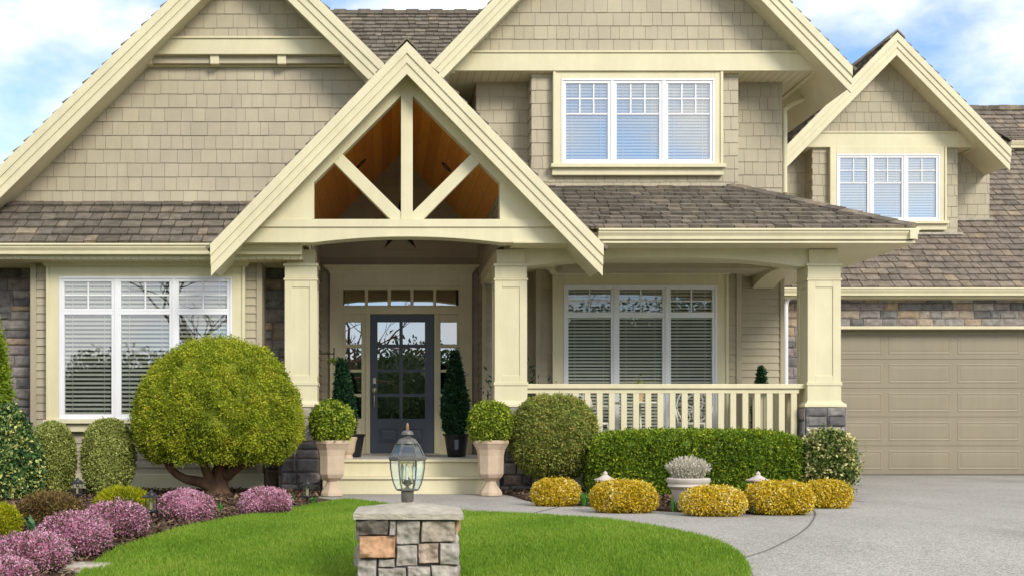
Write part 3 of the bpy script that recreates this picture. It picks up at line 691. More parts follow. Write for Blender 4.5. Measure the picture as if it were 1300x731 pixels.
# cedar ceiling
caz, csl = H(198, DW), 1.0
cx = 0.5 * (XL + XR); m = MB()
for sg in (-1, 1):
    hw = (XR - XL) / 2 + .12
    m.extr([(cx, TD + .17, caz), (cx + sg * hw, TD + .17, caz - csl * hw), (cx + sg * hw, TD + .17, caz - csl * hw + .02), (cx, TD + .17, caz + .02)], (0, DW - TD - .17, 0))
ceil = m.build('wood_ceiling', M['wood'], port)
for px, py, D, sg in ((458, 208, 16.0, -1), (567, 212, 16.0, 1)):      # recessed downlights in the slopes
    x = W(px, D); z = caz - abs(x - cx) * csl - .004
    # find depth on the slope for this pixel
    for _ in range(40):
        D = 0.5 * D + 0.5 * (CZ - caz - 0 + csl * abs(W(px, D) - cx)) * F / (py - VY)
    x = W(px, D); z = caz - abs(x - cx) * csl
    n = Vector((-sg * .707, 0, -.707)); a = Vector((sg * .707, 0, -.707)); b = Vector((0, 1, 0)); ctr = Vector((x, D, z)) + n * .004
    m = MB(); m.frustum([[tuple(ctr + n * h + (a * math.cos(t * math.pi / 10) + b * math.sin(t * math.pi / 10)) * r_) for t in range(20)] for h, r_ in ((-.01, .085), (.008, .085), (.008, .06), (-.02, .055))]); m.build('downlight', M['black'], ceil)
# entry walls
m = MB()
courses(m, (0, DW, 0), UX, UZ, NF, [(XL, FL), (XR, FL), (XR, caz - (XR - cx)), (cx, caz), (XL, caz - (cx - XL))], 0.115, 5, 6, .016, 0, 0, 51)
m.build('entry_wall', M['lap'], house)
zs = caz - csl * (XR - cx)
m = MB()
courses(m, (XR, 14.98, 0), (0, 1, 0), UZ, (-1, 0, 0), [(0, 2.95), (2.74, 2.95), (2.74, zs + .1), (0, zs + .1)], 0.115, 5, 6, .016, 0, 0, 52)
courses(m, (XR, 17.72, 0), (0, 1, 0), UZ, (-1, 0, 0), [(0, FL), (DW - 17.72, FL), (DW - 17.72, zs + .1), (0, zs + .1)], 0.115, 5, 6, .016, 0, 0, 53)
m.box(XR + .02, XR + .11, 14.98, DW, 2.96, zs + .1); m.build('entry_wall', M['lap'], house)
m = MB()
courses(m, (XL, DS + .5, 0), (0, 1, 0), UZ, (1, 0, 0), [(0, FL), (DW - DS - .5, FL), (DW - DS - .5, zs + .1), (0, zs + .1)], 0.115, 5, 6, .016, 0, 0, 54)
courses(m, (XL, 14.98, 0), (0, 1, 0), UZ, (1, 0, 0), [(0, 2.95), (DS + .5 - 14.98, 2.95), (DS + .5 - 14.98, zs + .1), (0, zs + .1)], 0.115, 5, 6, .016, 0, 0, 55)
m.box(XL - .12, XL - .02, 14.98, DS, 2.96, zs + .1); m.build('entry_wall', M['lap'], house)
m = MB(); masonry(m, (XL, DS - .02, 0), (0, 1, 0), UZ, (1, 0, 0), 0, .5, FL, SOF_L, 17, depth=.03, wmin=.12, wmax=.3); m.build('stone_wall', [M['stone'], M['mortar']], house)
m = MB(); m.box(XR - .03, XR + .2, 15.57, 17.7, 2.80, 2.95); m.build('side_beam', M['trim'], house, bevel=.004)
m = MB(); m.box(W(612, 17.7), W(617, 17.7), 17.665, 17.74, FL, 2.75); m.build('corner_board', M['lap'], house)

# front door
dr = MB(); s = F / DW
door_d = DW - .05
cas = MB()
xa, xb = W(419, DW), W(599, DW); ztop = H(348, DW)
# casing, mullions, transom bar
gx0, gx1 = W(436, DW), W(582, DW)
cas.box(xa, gx0, DW - .09, DW, FL, ztop); cas.box(gx1, xb, DW - .09, DW, FL, ztop); cas.box(gx0, gx1, DW - .0895, DW, H(364, DW), ztop)
cas.box(gx0, gx1, DW - .088, DW, H(399, DW), H(390, DW))
for a, b in ((464, 470), (551, 556)): cas.box(W(a, DW), W(b, DW), DW - .0885, DW, FL, H(399, DW))
rings = []
for t, e in ((0, .012), (.3, .02), (.6, .06), (.85, .10), (1, .10)):
    z = ztop + t * .115; rings.append([(xa - e, DW - .09 - e, z), (xb + e, DW - .09 - e, z), (xb + e, DW - .001, z), (xa - e, DW - .001, z)])
cas.frustum(rings)
# transom and sidelight bars
tl = [(437.3, 463.2), (467.2, 492), (496.3, 521), (524.8, 550), (553.5, 578.6)]
for i in range(4): cas.box(W(tl[i][1], DW), W(tl[i + 1][0], DW), DW - .07, DW - .004, H(390, DW), H(364, DW))
cas.box(gx0, gx1, DW - .069, DW - .004, H(390, DW), H(388, DW)); cas.box(gx0, gx1, DW - .069, DW - .004, H(368, DW), H(364, DW))
rows = [(409, 437), (441.5, 469), (472.5, 499.5), (503.5, 531)]
for a, b, g0, g1 in ((436, 464, 438.8, 459), (556, 582, 559, 579.8)):
    cas.box(W(a, DW), W(g0, DW), DW - .07, DW - .004, FL, H(399, DW)); cas.box(W(g1, DW), W(b, DW), DW - .07, DW - .004, FL, H(399, DW))
    cas.box(W(g0, DW), W(g1, DW), DW - .069, DW - .004, H(409, DW), H(399, DW)); cas.box(W(g0, DW), W(g1, DW), DW - .069, DW - .004, FL, H(531, DW))
    for r1, r2 in zip(rows[:-1], rows[1:]): cas.box(W(g0, DW), W(g1, DW), DW - .066, DW - .004, H(r2[0], DW), H(r1[1], DW))
    cas.box(W(g0 + 1, DW), W(g1 - 1, DW), DW - .078, DW - .066, FL + .12, H(541, DW))
dcas = cas.build('door_surround', M['trim'], house, bevel=.004)
g = MB()
for a, b in tl: g.face([(W(a, DW), DW - .03, H(388, DW)), (W(b, DW), DW - .03, H(388, DW)), (W(b, DW), DW - .03, H(368, DW)), (W(a, DW), DW - .03, H(368, DW))])
for g0, g1 in ((438.8, 459), (559, 579.8)):
    g.face([(W(g0, DW), DW - .03, H(531, DW)), (W(g1, DW), DW - .03, H(531, DW)), (W(g1, DW), DW - .03, H(409, DW)), (W(g0, DW), DW - .03, H(409, DW))])
g.build('pane', M['glass_dark'], dcas)
d = MB(); d.box(W(436, DW), W(582, DW), DW - .022, DW - .018, FL, H(366, DW)); d.build('room_shade_sheet', M['dark'], dcas)  # dark sheet behind the panes, room shade put into its colour
dx0, dx1, dz0, dz1 = W(470.3, DW), W(550.7, DW), FL + .012, H(399.5, DW)
d = MB(); yf = DW - .075
lx = [(479.3, 507), (511.3, 539.3)]
d.box(dx0, W(lx[0][0], DW), yf, DW - .03, dz0, dz1); d.box(W(lx[1][1], DW), dx1, yf, DW - .03, dz0, dz1)
d.box(W(lx[0][0], DW), W(lx[1][1], DW), yf + .0005, DW - .03, H(409, DW), dz1)
d.box(W(lx[0][0], DW), W(lx[1][1], DW), yf + .0005, DW - .03, dz0, H(531, DW))
d.box(W(lx[0][1], DW), W(lx[1][0], DW), yf + .012, DW - .03, H(531, DW), H(409, DW))
for r1, r2 in zip(rows[:-1], rows[1:]):
    d.box(W(lx[0][0], DW), W(lx[0][1], DW), yf + .013, DW - .03, H(r2[0], DW), H(r1[1], DW)); d.box(W(lx[1][0], DW), W(lx[1][1], DW), yf + .013, DW - .03, H(r2[0], DW), H(r1[1], DW))
for a, b in ((481.5, 505), (512, 537)):
    x0, x1, z0, z1 = W(a, DW), W(b, DW), H(561, DW), H(543.5, DW)
    ring = lambda e, y: [(x0 + e, y, z0 + e), (x1 - e, y, z0 + e), (x1 - e, y, z1 - e), (x0 + e, y, z1 - e)]
    d.frustum([ring(0, yf + .001), ring(.004, yf - .014), ring(.014, yf - .014), ring(.02, yf - .003), ring(.05, yf - .013)])
door = d.build('front_door', M['door'], house, bevel=.003)
g = MB()
for a, b in lx:
    for r1, r2 in rows: g.face([(W(a, DW), DW - .045, H(r2, DW)), (W(b, DW), DW - .045, H(r2, DW)), (W(b, DW), DW - .045, H(r1, DW)), (W(a, DW), DW - .045, H(r1, DW))])
g.build('pane', M['glass_dark'], door)
hx = W(475.2, DW)
m = MB(); m.box(hx - .022, hx + .022, yf - .012, yf, H(487, DW), H(479.5, DW)); m.build('deadbolt', M['steel'], door, bevel=.006)
m = MB(); m.lathe(hx, yf - .03, [(.006, H(500, DW)), (.034, H(497, DW)), (.036, H(493.5, DW)), (.02, H(491, DW))], 14)
m.tube([(hx, yf - .03, H(499, DW)), (hx, yf - .055, H(503, DW)), (hx, yf - .06, H(510, DW)), (hx, yf - .045, H(517, DW)), (hx, yf - .008, H(519, DW))], [.014, .011, .010, .011, .014], 8); m.build('handle', M['steel'], door, smooth=True)
m = MB(); m.box(W(462, DW), W(558, DW), DW - .2, DW - .02, FL + .001, FL + .016); m.build('door_sill', M['greystone'], dcas)

# porch floor and steps
m = MB(); m.box(XL + .02, 5.40, 15.18, DW, 0.2, FL); m.build('porch_floor', M['floor'], house)
m = MB(); m.box(1.5, 5.36, 15.15, 15.176, .05, .37); m.build('porch_skirt', M['trim'], house)
sx0, sx1 = W(409, 14.85), W(635, 14.85)
m = MB(); m.box(sx0, sx1, 15.16, 15.178, -.02, FL - .03); m.box(sx0 - .01, sx1 + .01, 15.13, 15.5, FL - .028, FL + .004)
stp = m.build('step', M['trim'], house, bevel=.004)
m = MB(); m.box(sx0, sx1, 14.94, 15.159, -.02, .172); m.box(sx0 - .01, sx1 + .01, 14.91, 15.158, .174, .202); m.build('step', M['trim'], house, bevel=.004)

# columns
def column(cx_, D, w=.365, seed=1, top=2.93, stone_w=.46, right_extra=0):
    z = lambda py: H(py, 15.2)
    hw = w / 2; cy = D + hw
    m = MB(); m.box(cx_ - hw * .93, cx_ + hw * .93, cy - hw * .93, cy + hw * .93, z(336), top)        # neck
    m.box(cx_ - hw, cx_ + hw, cy - hw, cy + hw, z(512), z(337))
    for (p0, p1, e) in ((338, 334.5, .028), (356, 353.2, .024), (489, 484.5, .026)):
        m.box(cx_ - hw - e, cx_ + hw + e, cy - hw - e, cy + hw + e, z(p0), z(p1))
    for (p0, p1, e) in ((512, 489.2, .016), (353, 338.2, .012)): m.box(cx_ - hw - e, cx_ + hw + e, cy - hw - e, cy + hw + e, z(p0), z(p1))
    rings = []
    for t, e in ((0, .065), (.4, .065), (.75, .03), (1, .016)):
        q = hw + e; zz_ = z(516.5) + t * (z(508) - z(516.5)); rings.append([(cx_ - q, cy - q, zz_), (cx_ + q, cy - q, zz_), (cx_ + q, cy + q, zz_), (cx_ - q, cy + q, zz_)])
    m.frustum(rings)
    # recessed panels: frames proud of the shaft
    for ax_, sg in (('y', -1), ('x', -1), ('x', 1)):
        def slab(a0, a1, z0, z1, t=.013):
            if ax_ == 'y': m.box(cx_ + a0, cx_ + a1, cy - hw - t, cy - hw + .003, z0, z1)
            else:
                x_ = cx_ + sg * hw; m.box(min(x_, x_ + sg * t), max(x_, x_ + sg * t), cy + a0, cy + a1, z0, z1)
        pw = .105
        slab(-hw - .012, -pw, z(484.6), z(356.1)); slab(pw, hw + .012, z(484.6), z(356.1)); slab(-pw, pw, z(364.5), z(356.1), .0128); slab(-pw, pw, z(484.6), z(476.5), .0128)
    o = m.build('column', M['trim'], house, bevel=.004)
    b = MB(); sw = stone_w / 2; zt = z(516.8)
    for (O, U, N, k) in (((cx_ - sw, cy - sw, 0), (1, 0, 0), (0, -1, 0), 0), ((cx_ - sw, cy + sw, 0), (0, -1, 0), (-1, 0, 0), 1), ((cx_ + sw, cy - sw, 0), (0, 1, 0), (1, 0, 0), 2)):
        masonry(b, O, U, UZ, N, 0, 2 * sw, -.05, zt - .004, seed + k * 5, .11, .2, .14, .27, depth=.03, fine=1.4)
    b.cur = 1; b.box(cx_ - sw, cx_ + sw, cy - sw, cy + sw, -.06, zt - .006)
    b.build('stone_base', [M['stone'], M['mortar']], o)
    return o
column(W(382, 15.2), 15.2, seed=61, stone_w=.48)
column(W(648.5, 15.2), 15.2, seed=71, stone_w=.48)
column(W(1046, 15.2), 15.2, seed=81, w=.375, stone_w=.47)
# wing of stone beside the entry columns
m = MB(); x0 = W(336, 15.45); masonry(m, (0, 15.5, 0), UX, UZ, NF, x0, W(364, 15.45), -.05, .95, 91, depth=.04); m.box(x0, W(364, 15.45), 15.505, 15.9, -.05, .95); m.build('stone_wall', [M['stone'], M['mortar']], house)

# --- porch under the upper gable
DP, DPB = 17.70, 17.40
m = MB(); m.box(XR + .12, 5.62, DP + .02, 23, 0, 3.3)
courses(m, (0, DP, 0), UX, UZ, NF, [(XR + .02, FL), (5.60, FL), (5.60, 3.0), (XR + .02, 3.0)], 0.1, 6, 7, .017, 0, 0, 61)
pw = m.build('porch_wall', M['lap'], house)
m = MB(); m.box(W(990, DP), W(995, DP), DP - .03, DP + .03, FL, 3.0); m.build('corner_board', M['lap'], pw)
px0, px1 = W(680, DPB), W(941, DPB)
m = MB(); m.box(px0, px1, DPB + .012, DP, FL, 3.0)
courses(m, (0, DPB + .008, 0), UX, UZ, NF, [(px0 + .07, FL), (px1 - .07, FL), (px1 - .07, 3.0), (px0 + .07, 3.0)], 0.1, 6, 7, .017, 0, 0, 62)
for a, b in ((px0, px0 + .07), (px1 - .07, px1)): m.box(a, b, DPB - .022, DPB + .03, FL, 3.0)
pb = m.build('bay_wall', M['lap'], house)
window(pb, DPB - .02, W(714.5, DPB), W(908, DPB), H(551, DPB), H(362.5, DPB), [W(779.5, DPB), W(844.5, DPB)], [(0, .80, 1, 1, 'sash'), (.80, 1, 2, 2, 'sash')], (0.155, .14, 0), (0.095, .10), slat=.046, cover=.58, bmat='blind_lifted', gmat='glass_soft')
m = MB(); m.box(XR + .2, 5.5, 15.5, DP, 3.0, 3.03); m.build('porch_ceiling', M['soffit'], house)
# beam with shallow arch
BD = 15.25
m = MB(); arc = [(W(669 + (1014 - 669) * k / 20, BD), H(338.5 - 11.5 * (1 - abs((k - 10) / 10.0) ** 2.4), BD)) for k in range(21)]
m.prism_y([(W(640, BD), H(338.5, BD))] + arc + [(W(1063, BD), H(338.5, BD)), (W(1063, BD), 2.985), (W(640, BD), 2.985)], BD, BD + .3)
m.build('porch_beam', M['trim'], house, bevel=.004)
m = MB(); arc = [(15.56 + (17.66 - 15.56) * k / 16, 2.735 + .13 * (1 - abs((k - 8) / 8.0) ** 2.4)) for k in range(17)]
m.extr([(5.19, y, z) for y, z in arc + [(17.66, 2.985), (15.56, 2.985)]], (.3, 0, 0)); m.build('side_beam', M['trim'], house, bevel=.004)
# hip roof over the porch
HD, HZ, HT = 14.70, H(290, 14.7), 0.48
hx1 = W(1167, HD); hx0 = XR + .12
UD = 16.35
UT = 16.80
m = MB(); ztopp = HZ + HT * (UT - HD)
dlt = UT - HD
prism = [(hx0, HD + .11, HZ - .14), (hx1 - .11, HD + .11, HZ - .14), (hx1 - .11, 19, HZ - .14), (hx0, 19, HZ - .14), (hx0, HD + .11, HZ - .03), (hx1 - .11, HD + .11, HZ - .03), (hx1 - .11, 19, HZ - .03), (hx0, 19, HZ - .03),
         (hx0, UT, ztopp - .03), (hx1 - dlt, UT, ztopp - .03), (hx1 - dlt, 19, ztopp - .03), (hx0, 19, ztopp - .03)]
m.faces(prism, [(0, 3, 2, 1), (0, 1, 5, 4), (1, 2, 6, 5), (4, 5, 9, 8), (5, 6, 10, 9), (8, 9, 10, 11), (0, 4, 8, 11, 3), (2, 3, 11, 10, 6)])
hip = m.build('porch_roof', M['trim'], house)
m = MB(); c = 1 / math.hypot(1, HT); L = (UT - HD - .02) / c
courses(m, (0, HD + .02, HZ), UX, (0, c, HT * c), (0, -HT * c, c), [(2.44, 0), (hx1 - .03, 0), (hx1 - .03 - L * c, L), (hx0, L)], 0.178, 0.10, 0.25, 0.038, 0.010, 0.014, 64, lap=.03)
courses(m, (hx1 - .02, HD + .02, HZ), (0, 1, 0), (-c, 0, HT * c), (HT * c, 0, c), [(0, 0), (19 - HD, 0), (19 - HD, L), (L * c, L)], 0.178, 0.10, 0.25, 0.038, 0.010, 0.014, 65, lap=.03)
for k in range(14):
    t = k / 14.0 * (dlt - .02); e = Vector((hx1 - .03 - t, HD + .02 + t, HZ + HT * t + .03)); st = Vector((-.155, .155, HT * .155)); up = Vector((0, 0, .03)); rv = random.random()
    for w_ in (Vector((-.11, -.03, -.02)), Vector((.03, .11, -.02))): m.extr([e, e + w_, e + w_ + up, e + up * 1.3], st * 1.15 + Vector((0, 0, -.014)), rv)
m.build('roof_shakes', M['shake'], hip)
gutter(W(760, HD), hx1, HD, HZ, hip)
g = MB(); p = [(0, 0), (.012, 0), (.014, -.022), (-.004, -.028), (-.006, -.05), (-.03, -.085), (-.034, -.125), (-.11, -.125), (-.11, -.01)]
g.extr([(hx1 + a, HD - .012, HZ + b) for a, b in p], (0, 4, 0)); g.build('gutter', M['trim'], hip, bevel=.003)
m = MB(); m.box(hx0, hx1 - .03, HD + .04, BD, HZ - .165, HZ - .142); m.box(5.5, hx1 - .03, BD, 19, HZ - .165, HZ - .142); m.build('soffit', M['trim'], hip)

# railing
RDp = 15.30
m = MB(); rx0, rx1 = W(664, RDp), W(1014, RDp)
m.box(rx0, W(1022, RDp), RDp - .05, RDp + .05, H(493, RDp), H(487, RDp)); m.box(rx0, rx1, RDp - .022, RDp + .022, H(499, RDp), H(493, RDp)); m.box(rx0, rx1, RDp - .03, RDp + .03, FL + .07, FL + .12)
xr = W(1008, RDp); m.box(xr - .045, xr + .045, RDp + .05, 17.65, H(493, RDp) - .0, H(487.2, RDp)); m.box(xr - .02, xr + .02, RDp + .05, 17.65, H(499, RDp), H(493, RDp)); m.box(xr - .028, xr + .028, RDp + .05, 17.65, FL + .07, FL + .12)
rail = m.build('railing', M['trim'], house, bevel=.006)
bproto = None
def baluster(x, y):
    global bproto
    if bproto is None:
        b = MB(); b.box(x - .036, x + .036, y - .02, y + .02, FL + .12, H(497, RDp)); bproto = b.build('baluster', M['trim'], rail, bevel=.004); bproto['x0'] = x; baluster.o = (x, y); return
    c_ = bproto.copy(); COL.objects.link(c_); c_.parent = rail; c_.location = (x - baluster.o[0], y - baluster.o[1], 0)
for k in range(22): baluster(W(684 + 15.4 * k, RDp), RDp)
for k in range(14): baluster(xr, RDp + .17 + .158 * k)
del bproto['x0']
for ch_ in rail.children:
    if 'x0' in ch_: del ch_['x0']

# --- upper storey and its gable
UR = 16.75
ux0, ux1 = W(605, UR), W(993, UR)
zb = HZ + HT * (UD - HD) - .1
ztw = H(97, UR)
PORT_R = [(PAX, PAZ - .12), (PAX + 12, PAZ - .12 - PSL * 12), (12.3, 14), (PAX, 14)]
m = MB(); m.prism_y(clip([(ux0, 2.9), (ux1, 2.9), (ux1, ztw + .6), (ux0, ztw + .6)], PORT_R), UR + .012, 22.5)
courses(m, (0, UR, 0), UX, UZ, NF, clip([(ux0, zb), (ux1, zb), (ux1, ztw + .1), (ux0, ztw + .1)], PORT_R), .172, .10, .2, .012, .004, .002, 71)
courses(m, (ux0, UR, 0), (0, 1, 0), UZ, (-1, 0, 0), [(0, 4.15), (3, 4.15), (3, ztw), (0, ztw)], .172, .10, .2, .012, .004, .002, 72)
uw = m.build('upper_wall', M['siding'], house)
vx0, vx1 = W(675, UD), W(937, UD)
m = MB(); m.box(vx0, vx1, UD + .012, UR + .02, zb, H(91, UD))
courses(m, (0, UD, 0), UX, UZ, NF, [(vx0, zb), (vx1, zb), (vx1, H(91, UD)), (vx0, H(91, UD))], .17, .10, .2, .012, .004, .002, 73, v_start=zb)
courses(m, (vx0, UR, 0), (0, -1, 0), UZ, (-1, 0, 0), [(0, zb), (UR - UD, zb), (UR - UD, H(91, UD)), (0, H(91, UD))], .17, .10, .2, .012, .004, .002, 74, v_start=zb)
ub = m.build('bay_wall', M['siding'], house)
window(ub, UD - .022, W(711, UD), W(905, UD), H(210.5, UD), H(102.5, UD), [W(775.5, UD), W(840.5, UD)], [(0, 1, 3, (.40, 2), 'sash')], (.105, .105, 0), None, slat=.04, cover=.66, apron=.09, gmat='glass_sky')
GD = 15.85
bax, baz, bsl = W(812.6, GD), H(-193, GD), 1.035
bhw = W(1081.5, GD) - bax
gable_roof(bax, baz, bhw, bsl, GD, 22.5, .335, seed=81, soff_d=.28)
DU = 16.28
m = MB(); zg = H(66, DU)
courses(m, (0, DU, 0), UX, UZ, NF, gable_region(bax, baz, bsl, .26, zg - .01), .172, .10, .22, .012, .004, .002, 76)
m.prism_y(gable_region(bax, baz, bsl, .27, H(80, DU)), DU + .006, DU + .14); m.build('gable_wall', M['siding'], house)
bd2 = band(DU - .06, 67, 90, bax, baz, bsl, .275, thick=.09)
m = MB(); zq = H(90.3, DU - .06); hwq = (baz - .30 - zq) / bsl
m.box(bax - hwq, bax + hwq, DU - .02, UR + .1, zq, zq + .03); m.build('soffit', M['soffit'], bd2)
for sg in (-1, 1):      # boxed eave ends running back
    xe = bax + sg * (hwq - .02); m = MB(); m.box(min(xe, xe + sg * .09), max(xe, xe + sg * .09), DU - .04, 21, zq - .02, zq + .16)
    xi = ux1 if sg > 0 else ux0
    m.box(min(xi, xe), max(xi, xe), UR + .101, 21, zq + .001, zq + .03); m.build('eave_fascia', M['trim'], bd2, bevel=.004)
m = MB(); dxp = ux1 + .05
m.tube([(W(1035, 17.3), 17.3, H(113, 17.3)), (W(1031, 17.2), 17.2, H(120, 17.2)), (W(1005, 16.95), 16.95, H(133, 16.95)), (dxp, 16.82, H(140, 16.82)), (dxp, 16.8, H(150, 16.8)), (dxp, 16.8, H(245, 16.8))], .034, 10)
m.build('downspout', M['trim'], house, smooth='auto')

# --- main roof behind
MD, MZ, MT, ML = 21.0, H(17, 21.0), .78, 2.4
m = MB(); m.prism_x([(MD, MZ - .05), (MD - ML, MZ - ML * MT - .05), (MD - ML, MZ - ML * MT - .3), (MD, MZ - .3), (MD + 4.6, MZ - 4.6 * MT - .3), (MD + 4.6, MZ - 4.6 * MT - .05)], -2.2, 5.0)
mr_ = m.build('main_roof', M['trim'], house)
m = MB(); c = 1 / math.hypot(1, MT); L = ML / c
courses(m, (0, MD - ML, MZ - ML * MT), UX, (0, c, MT * c), (0, -MT * c, c), [(-2.2, 0), (5.0, 0), (5.0, L), (-2.2, L)], .165, .10, .24, .034, .008, .012, 91, lap=.03)
for k in range(36): m.box(-2.2 + k * .2, -2.2 + k * .2 + .205, MD - .1, MD + .1, MZ - .04, MZ + .02 + .018 * (k % 2))
m.build('roof_shakes', M['shake'], mr_)

# --- garage
GDr = 21.05
gx_l, gx_r = W(1037, GDr), 12.35
m = MB()
masonry(m, (0, GDr - .12, 0), UX, UZ, NF, 5.64, gx_l - .1, -.05, 2.46, 101, wmin=.16, wmax=.4)
masonry(m, (0, GDr - .12, 0), UX, UZ, NF, 5.64, 14.5, 2.468, 2.98, 102, hmin=.12, hmax=.2, wmin=.16, wmax=.42)
masonry(m, (0, GDr - .12, 0), UX, UZ, NF, gx_r + .1, 14.5, -.05, 2.46, 103)
m.cur = 1; m.box(5.64, gx_l - .1, GDr - .114, GDr + .2, -.05, 3); m.box(gx_r + .1, 14.5, GDr - .114, 27, -.05, 3); m.box(gx_l - .1, gx_r + .1, GDr - .114, GDr + .2, 2.47, 3)
gw = m.build('stone_wall', [M['stone'], M['mortar']], house)
m = MB(); zdt = H(418.5, GDr)
m.box(gx_l - .11, gx_r + .11, GDr - .17, GDr + .02, zdt, zdt + .05); m.box(gx_l - .1, gx_l, GDr - .1, GDr + .05, 0, zdt); m.box(gx_r, gx_r + .1, GDr - .1, GDr + .05, 0, zdt)
m.build('door_trim', M['trim'], house, bevel=.004)
m = MB(); nsec = 5; sh = (zdt - .01) / nsec; yd = GDr + .06
for k in range(nsec):
    z0, z1 = .012 + k * sh, .012 + (k + 1) * sh - .006
    m.box(gx_l, gx_r, yd, yd + .05, z0, z1); m.box(gx_l, gx_r, yd + .012, yd + .045, z1 - .001, z1 + .007)
    x = gx_l + .07
    while x + 1.05 < gx_r:
        x0_, x1_, a, b = x, x + 1.045, z0 + .075, z1 - .075
        ring = lambda e, y: [(x0_ + e, y, a + e), (x1_ - e, y, a + e), (x1_ - e, y, b - e), (x0_ + e, y, b - e)]
        m.frustum([ring(0, yd + .001), ring(.014, yd - .005), ring(.022, yd - .005), ring(.04, yd - .0015), ring(.075, yd - .0045)])
        x += 1.15
m.build('garage_door', M['garage'], house)
m = MB(); m.box(gx_l, gx_r, yd - .01, yd + .04, .001, .012); m.build('door_seal', M['black'], house)
# garage roof
KD, KZ, KT = 20.5, H(365, 20.5), .85
c = 1 / math.hypot(1, KT)
m = MB()
for (x0, x1, dd) in ((5.55, 9.0, 6.4), (9.0, 15.0, 4.9)):
    m.prism_x([(KD + .11, KZ - .03), (KD + dd, KZ + KT * dd - .06), (KD + dd + 3, KZ + KT * dd - .06 - 3 * KT), (KD + dd + 3, KZ - .1), (KD + .11, KZ - .1)], x0, x1)
kr = m.build('garage_roof', M['trim'], house)
m = MB()
for (x0, x1, dd, sd) in ((5.55, 8.7, 6.4, 1), (8.7, 15.0, 4.9, 2)):
    courses(m, (0, KD + .02, KZ), UX, (0, c, KT * c), (0, -KT * c, c), [(x0, 0), (x1, 0), (x1, dd / c), (x0, dd / c)], .185, .12, .27, .034, .012, .010, 110, lap=.03)
    k = x0
    while k < x1: m.box(k, k + .2, KD + dd - .1, KD + dd + .1, KZ + KT * dd - .05, KZ + KT * dd + .02 + .02 * random.random(), random.random()); k += .205
m.build('roof_shakes', M['shake_pale'], kr)
gutter(5.66, 15.0, KD, KZ, kr)
m = MB(); m.box(5.66, 15, KD + .115, GDr, KZ - .16, KZ - .13); m.build('soffit', M['trim'], kr)
m = MB(); xd = W(998.5, 20.7)
m.tube([(xd + .4, 20.6, H(371, 20.6)), (xd + .12, 20.66, H(373, 20.66)), (xd + .02, 20.72, H(380, 20.72)), (xd, 20.74, H(388, 20.74)), (xd, 20.74, 0.05)], .04, 10); m.build('downspout', M['vinyl'], kr, smooth='auto')
# dormer
DD, DDR = 21.76, 22.14
m = MB(); a0, a1 = W(1018 - 22, DDR), W(1256, DDR); zt_ = H(187, DD)
m.box(a0, a1, DDR + .012, 26, 3.6, zt_ + .1)
courses(m, (0, DDR, 0), UX, UZ, NF, [(a0, 3.6), (a1, 3.6), (a1, zt_ + .1), (a0, zt_ + .1)], .185, .11, .22, .012, .005, .002, 121)
dw = m.build('dormer_wall', M['siding'], house)
b0, b1 = W(1031.5, DD), W(1215.5, DD); zlo = H(296, DD)
m = MB(); m.box(b0, b1, DD + .012, DDR + .1, zlo - .2, zt_)
courses(m, (0, DD, 0), UX, UZ, NF, [(b0, zlo - .1), (b1, zlo - .1), (b1, zt_), (b0, zt_)], .185, .11, .22, .012, .005, .002, 122)
courses(m, (b0, DDR, 0), (0, -1, 0), UZ, (-1, 0, 0), [(0, zlo), (DDR - DD, zlo), (DDR - DD, zt_), (0, zt_)], .185, .11, .22, .012, .005, .002, 123)
db = m.build('bay_wall', M['siding'], house)
window(db, DD - .022, W(1059.5, DD), W(1190, DD), H(282, DD), H(197.5, DD), [W(1102.5, DD), W(1146, DD)], [(0, 1, 2, (.42, 2), 'sash')], (.115, .13, 0), None, slat=.045, cover=.66, apron=.10, gmat='glass_sky')
m = MB(); m.box(b0 - .05, b1 + .06, DD - .09, DD - .001, zlo - .04, zlo - .0); m.box(b1 - .02, a1 + .03, DDR - .07, DDR - .001, H(281.5, DDR), H(278, DDR)); m.build('flashing', M['greystone'], db)
QD = 21.25
qax, qaz, qsl = W(1138.5, QD), H(42, QD), 1.02
qhw = W(1283, QD) - qax
gable_roof(qax, qaz, qhw, qsl, QD, 26.8, .375, seed=131, soff_d=.30, name='dormer_roof')
m = MB(); zg = H(168, DD - .04)
courses(m, (0, DD - .03, 0), UX, UZ, NF, gable_region(qax, qaz, qsl, .28, zg - .01), .178, .11, .22, .012, .005, .002, 124)
m.prism_y(gable_region(qax, qaz, qsl, .29, zt_ + .05), DD - .024, DD + .1); m.build('gable_wall', M['siding'], house)
bd3 = band(DD - .08, 169, 187, qax, qaz, qsl, .30, thick=.09)
m = MB(); zq = H(187.4, DD - .08); hwq = (qaz - .31 - zq) / qsl
m.box(qax - hwq, qax + hwq, DD - .05, DDR + .1, zq, zq + .03); m.build('soffit', M['soffit'], bd3)
for sg in (-1, 1):
    m = MB(); xe = qax + sg * (hwq - .02); xi = a1 if sg > 0 else a0
    m.box(min(xi, xe), max(xi, xe), DDR + .101, 25, zq + .001, zq + .03); m.box(min(xe, xe + sg * .08), max(xe, xe + sg * .08), DD - .04, 25, zq - .02, zq + .16)
    m.build('eave_fascia', M['trim'], bd3)
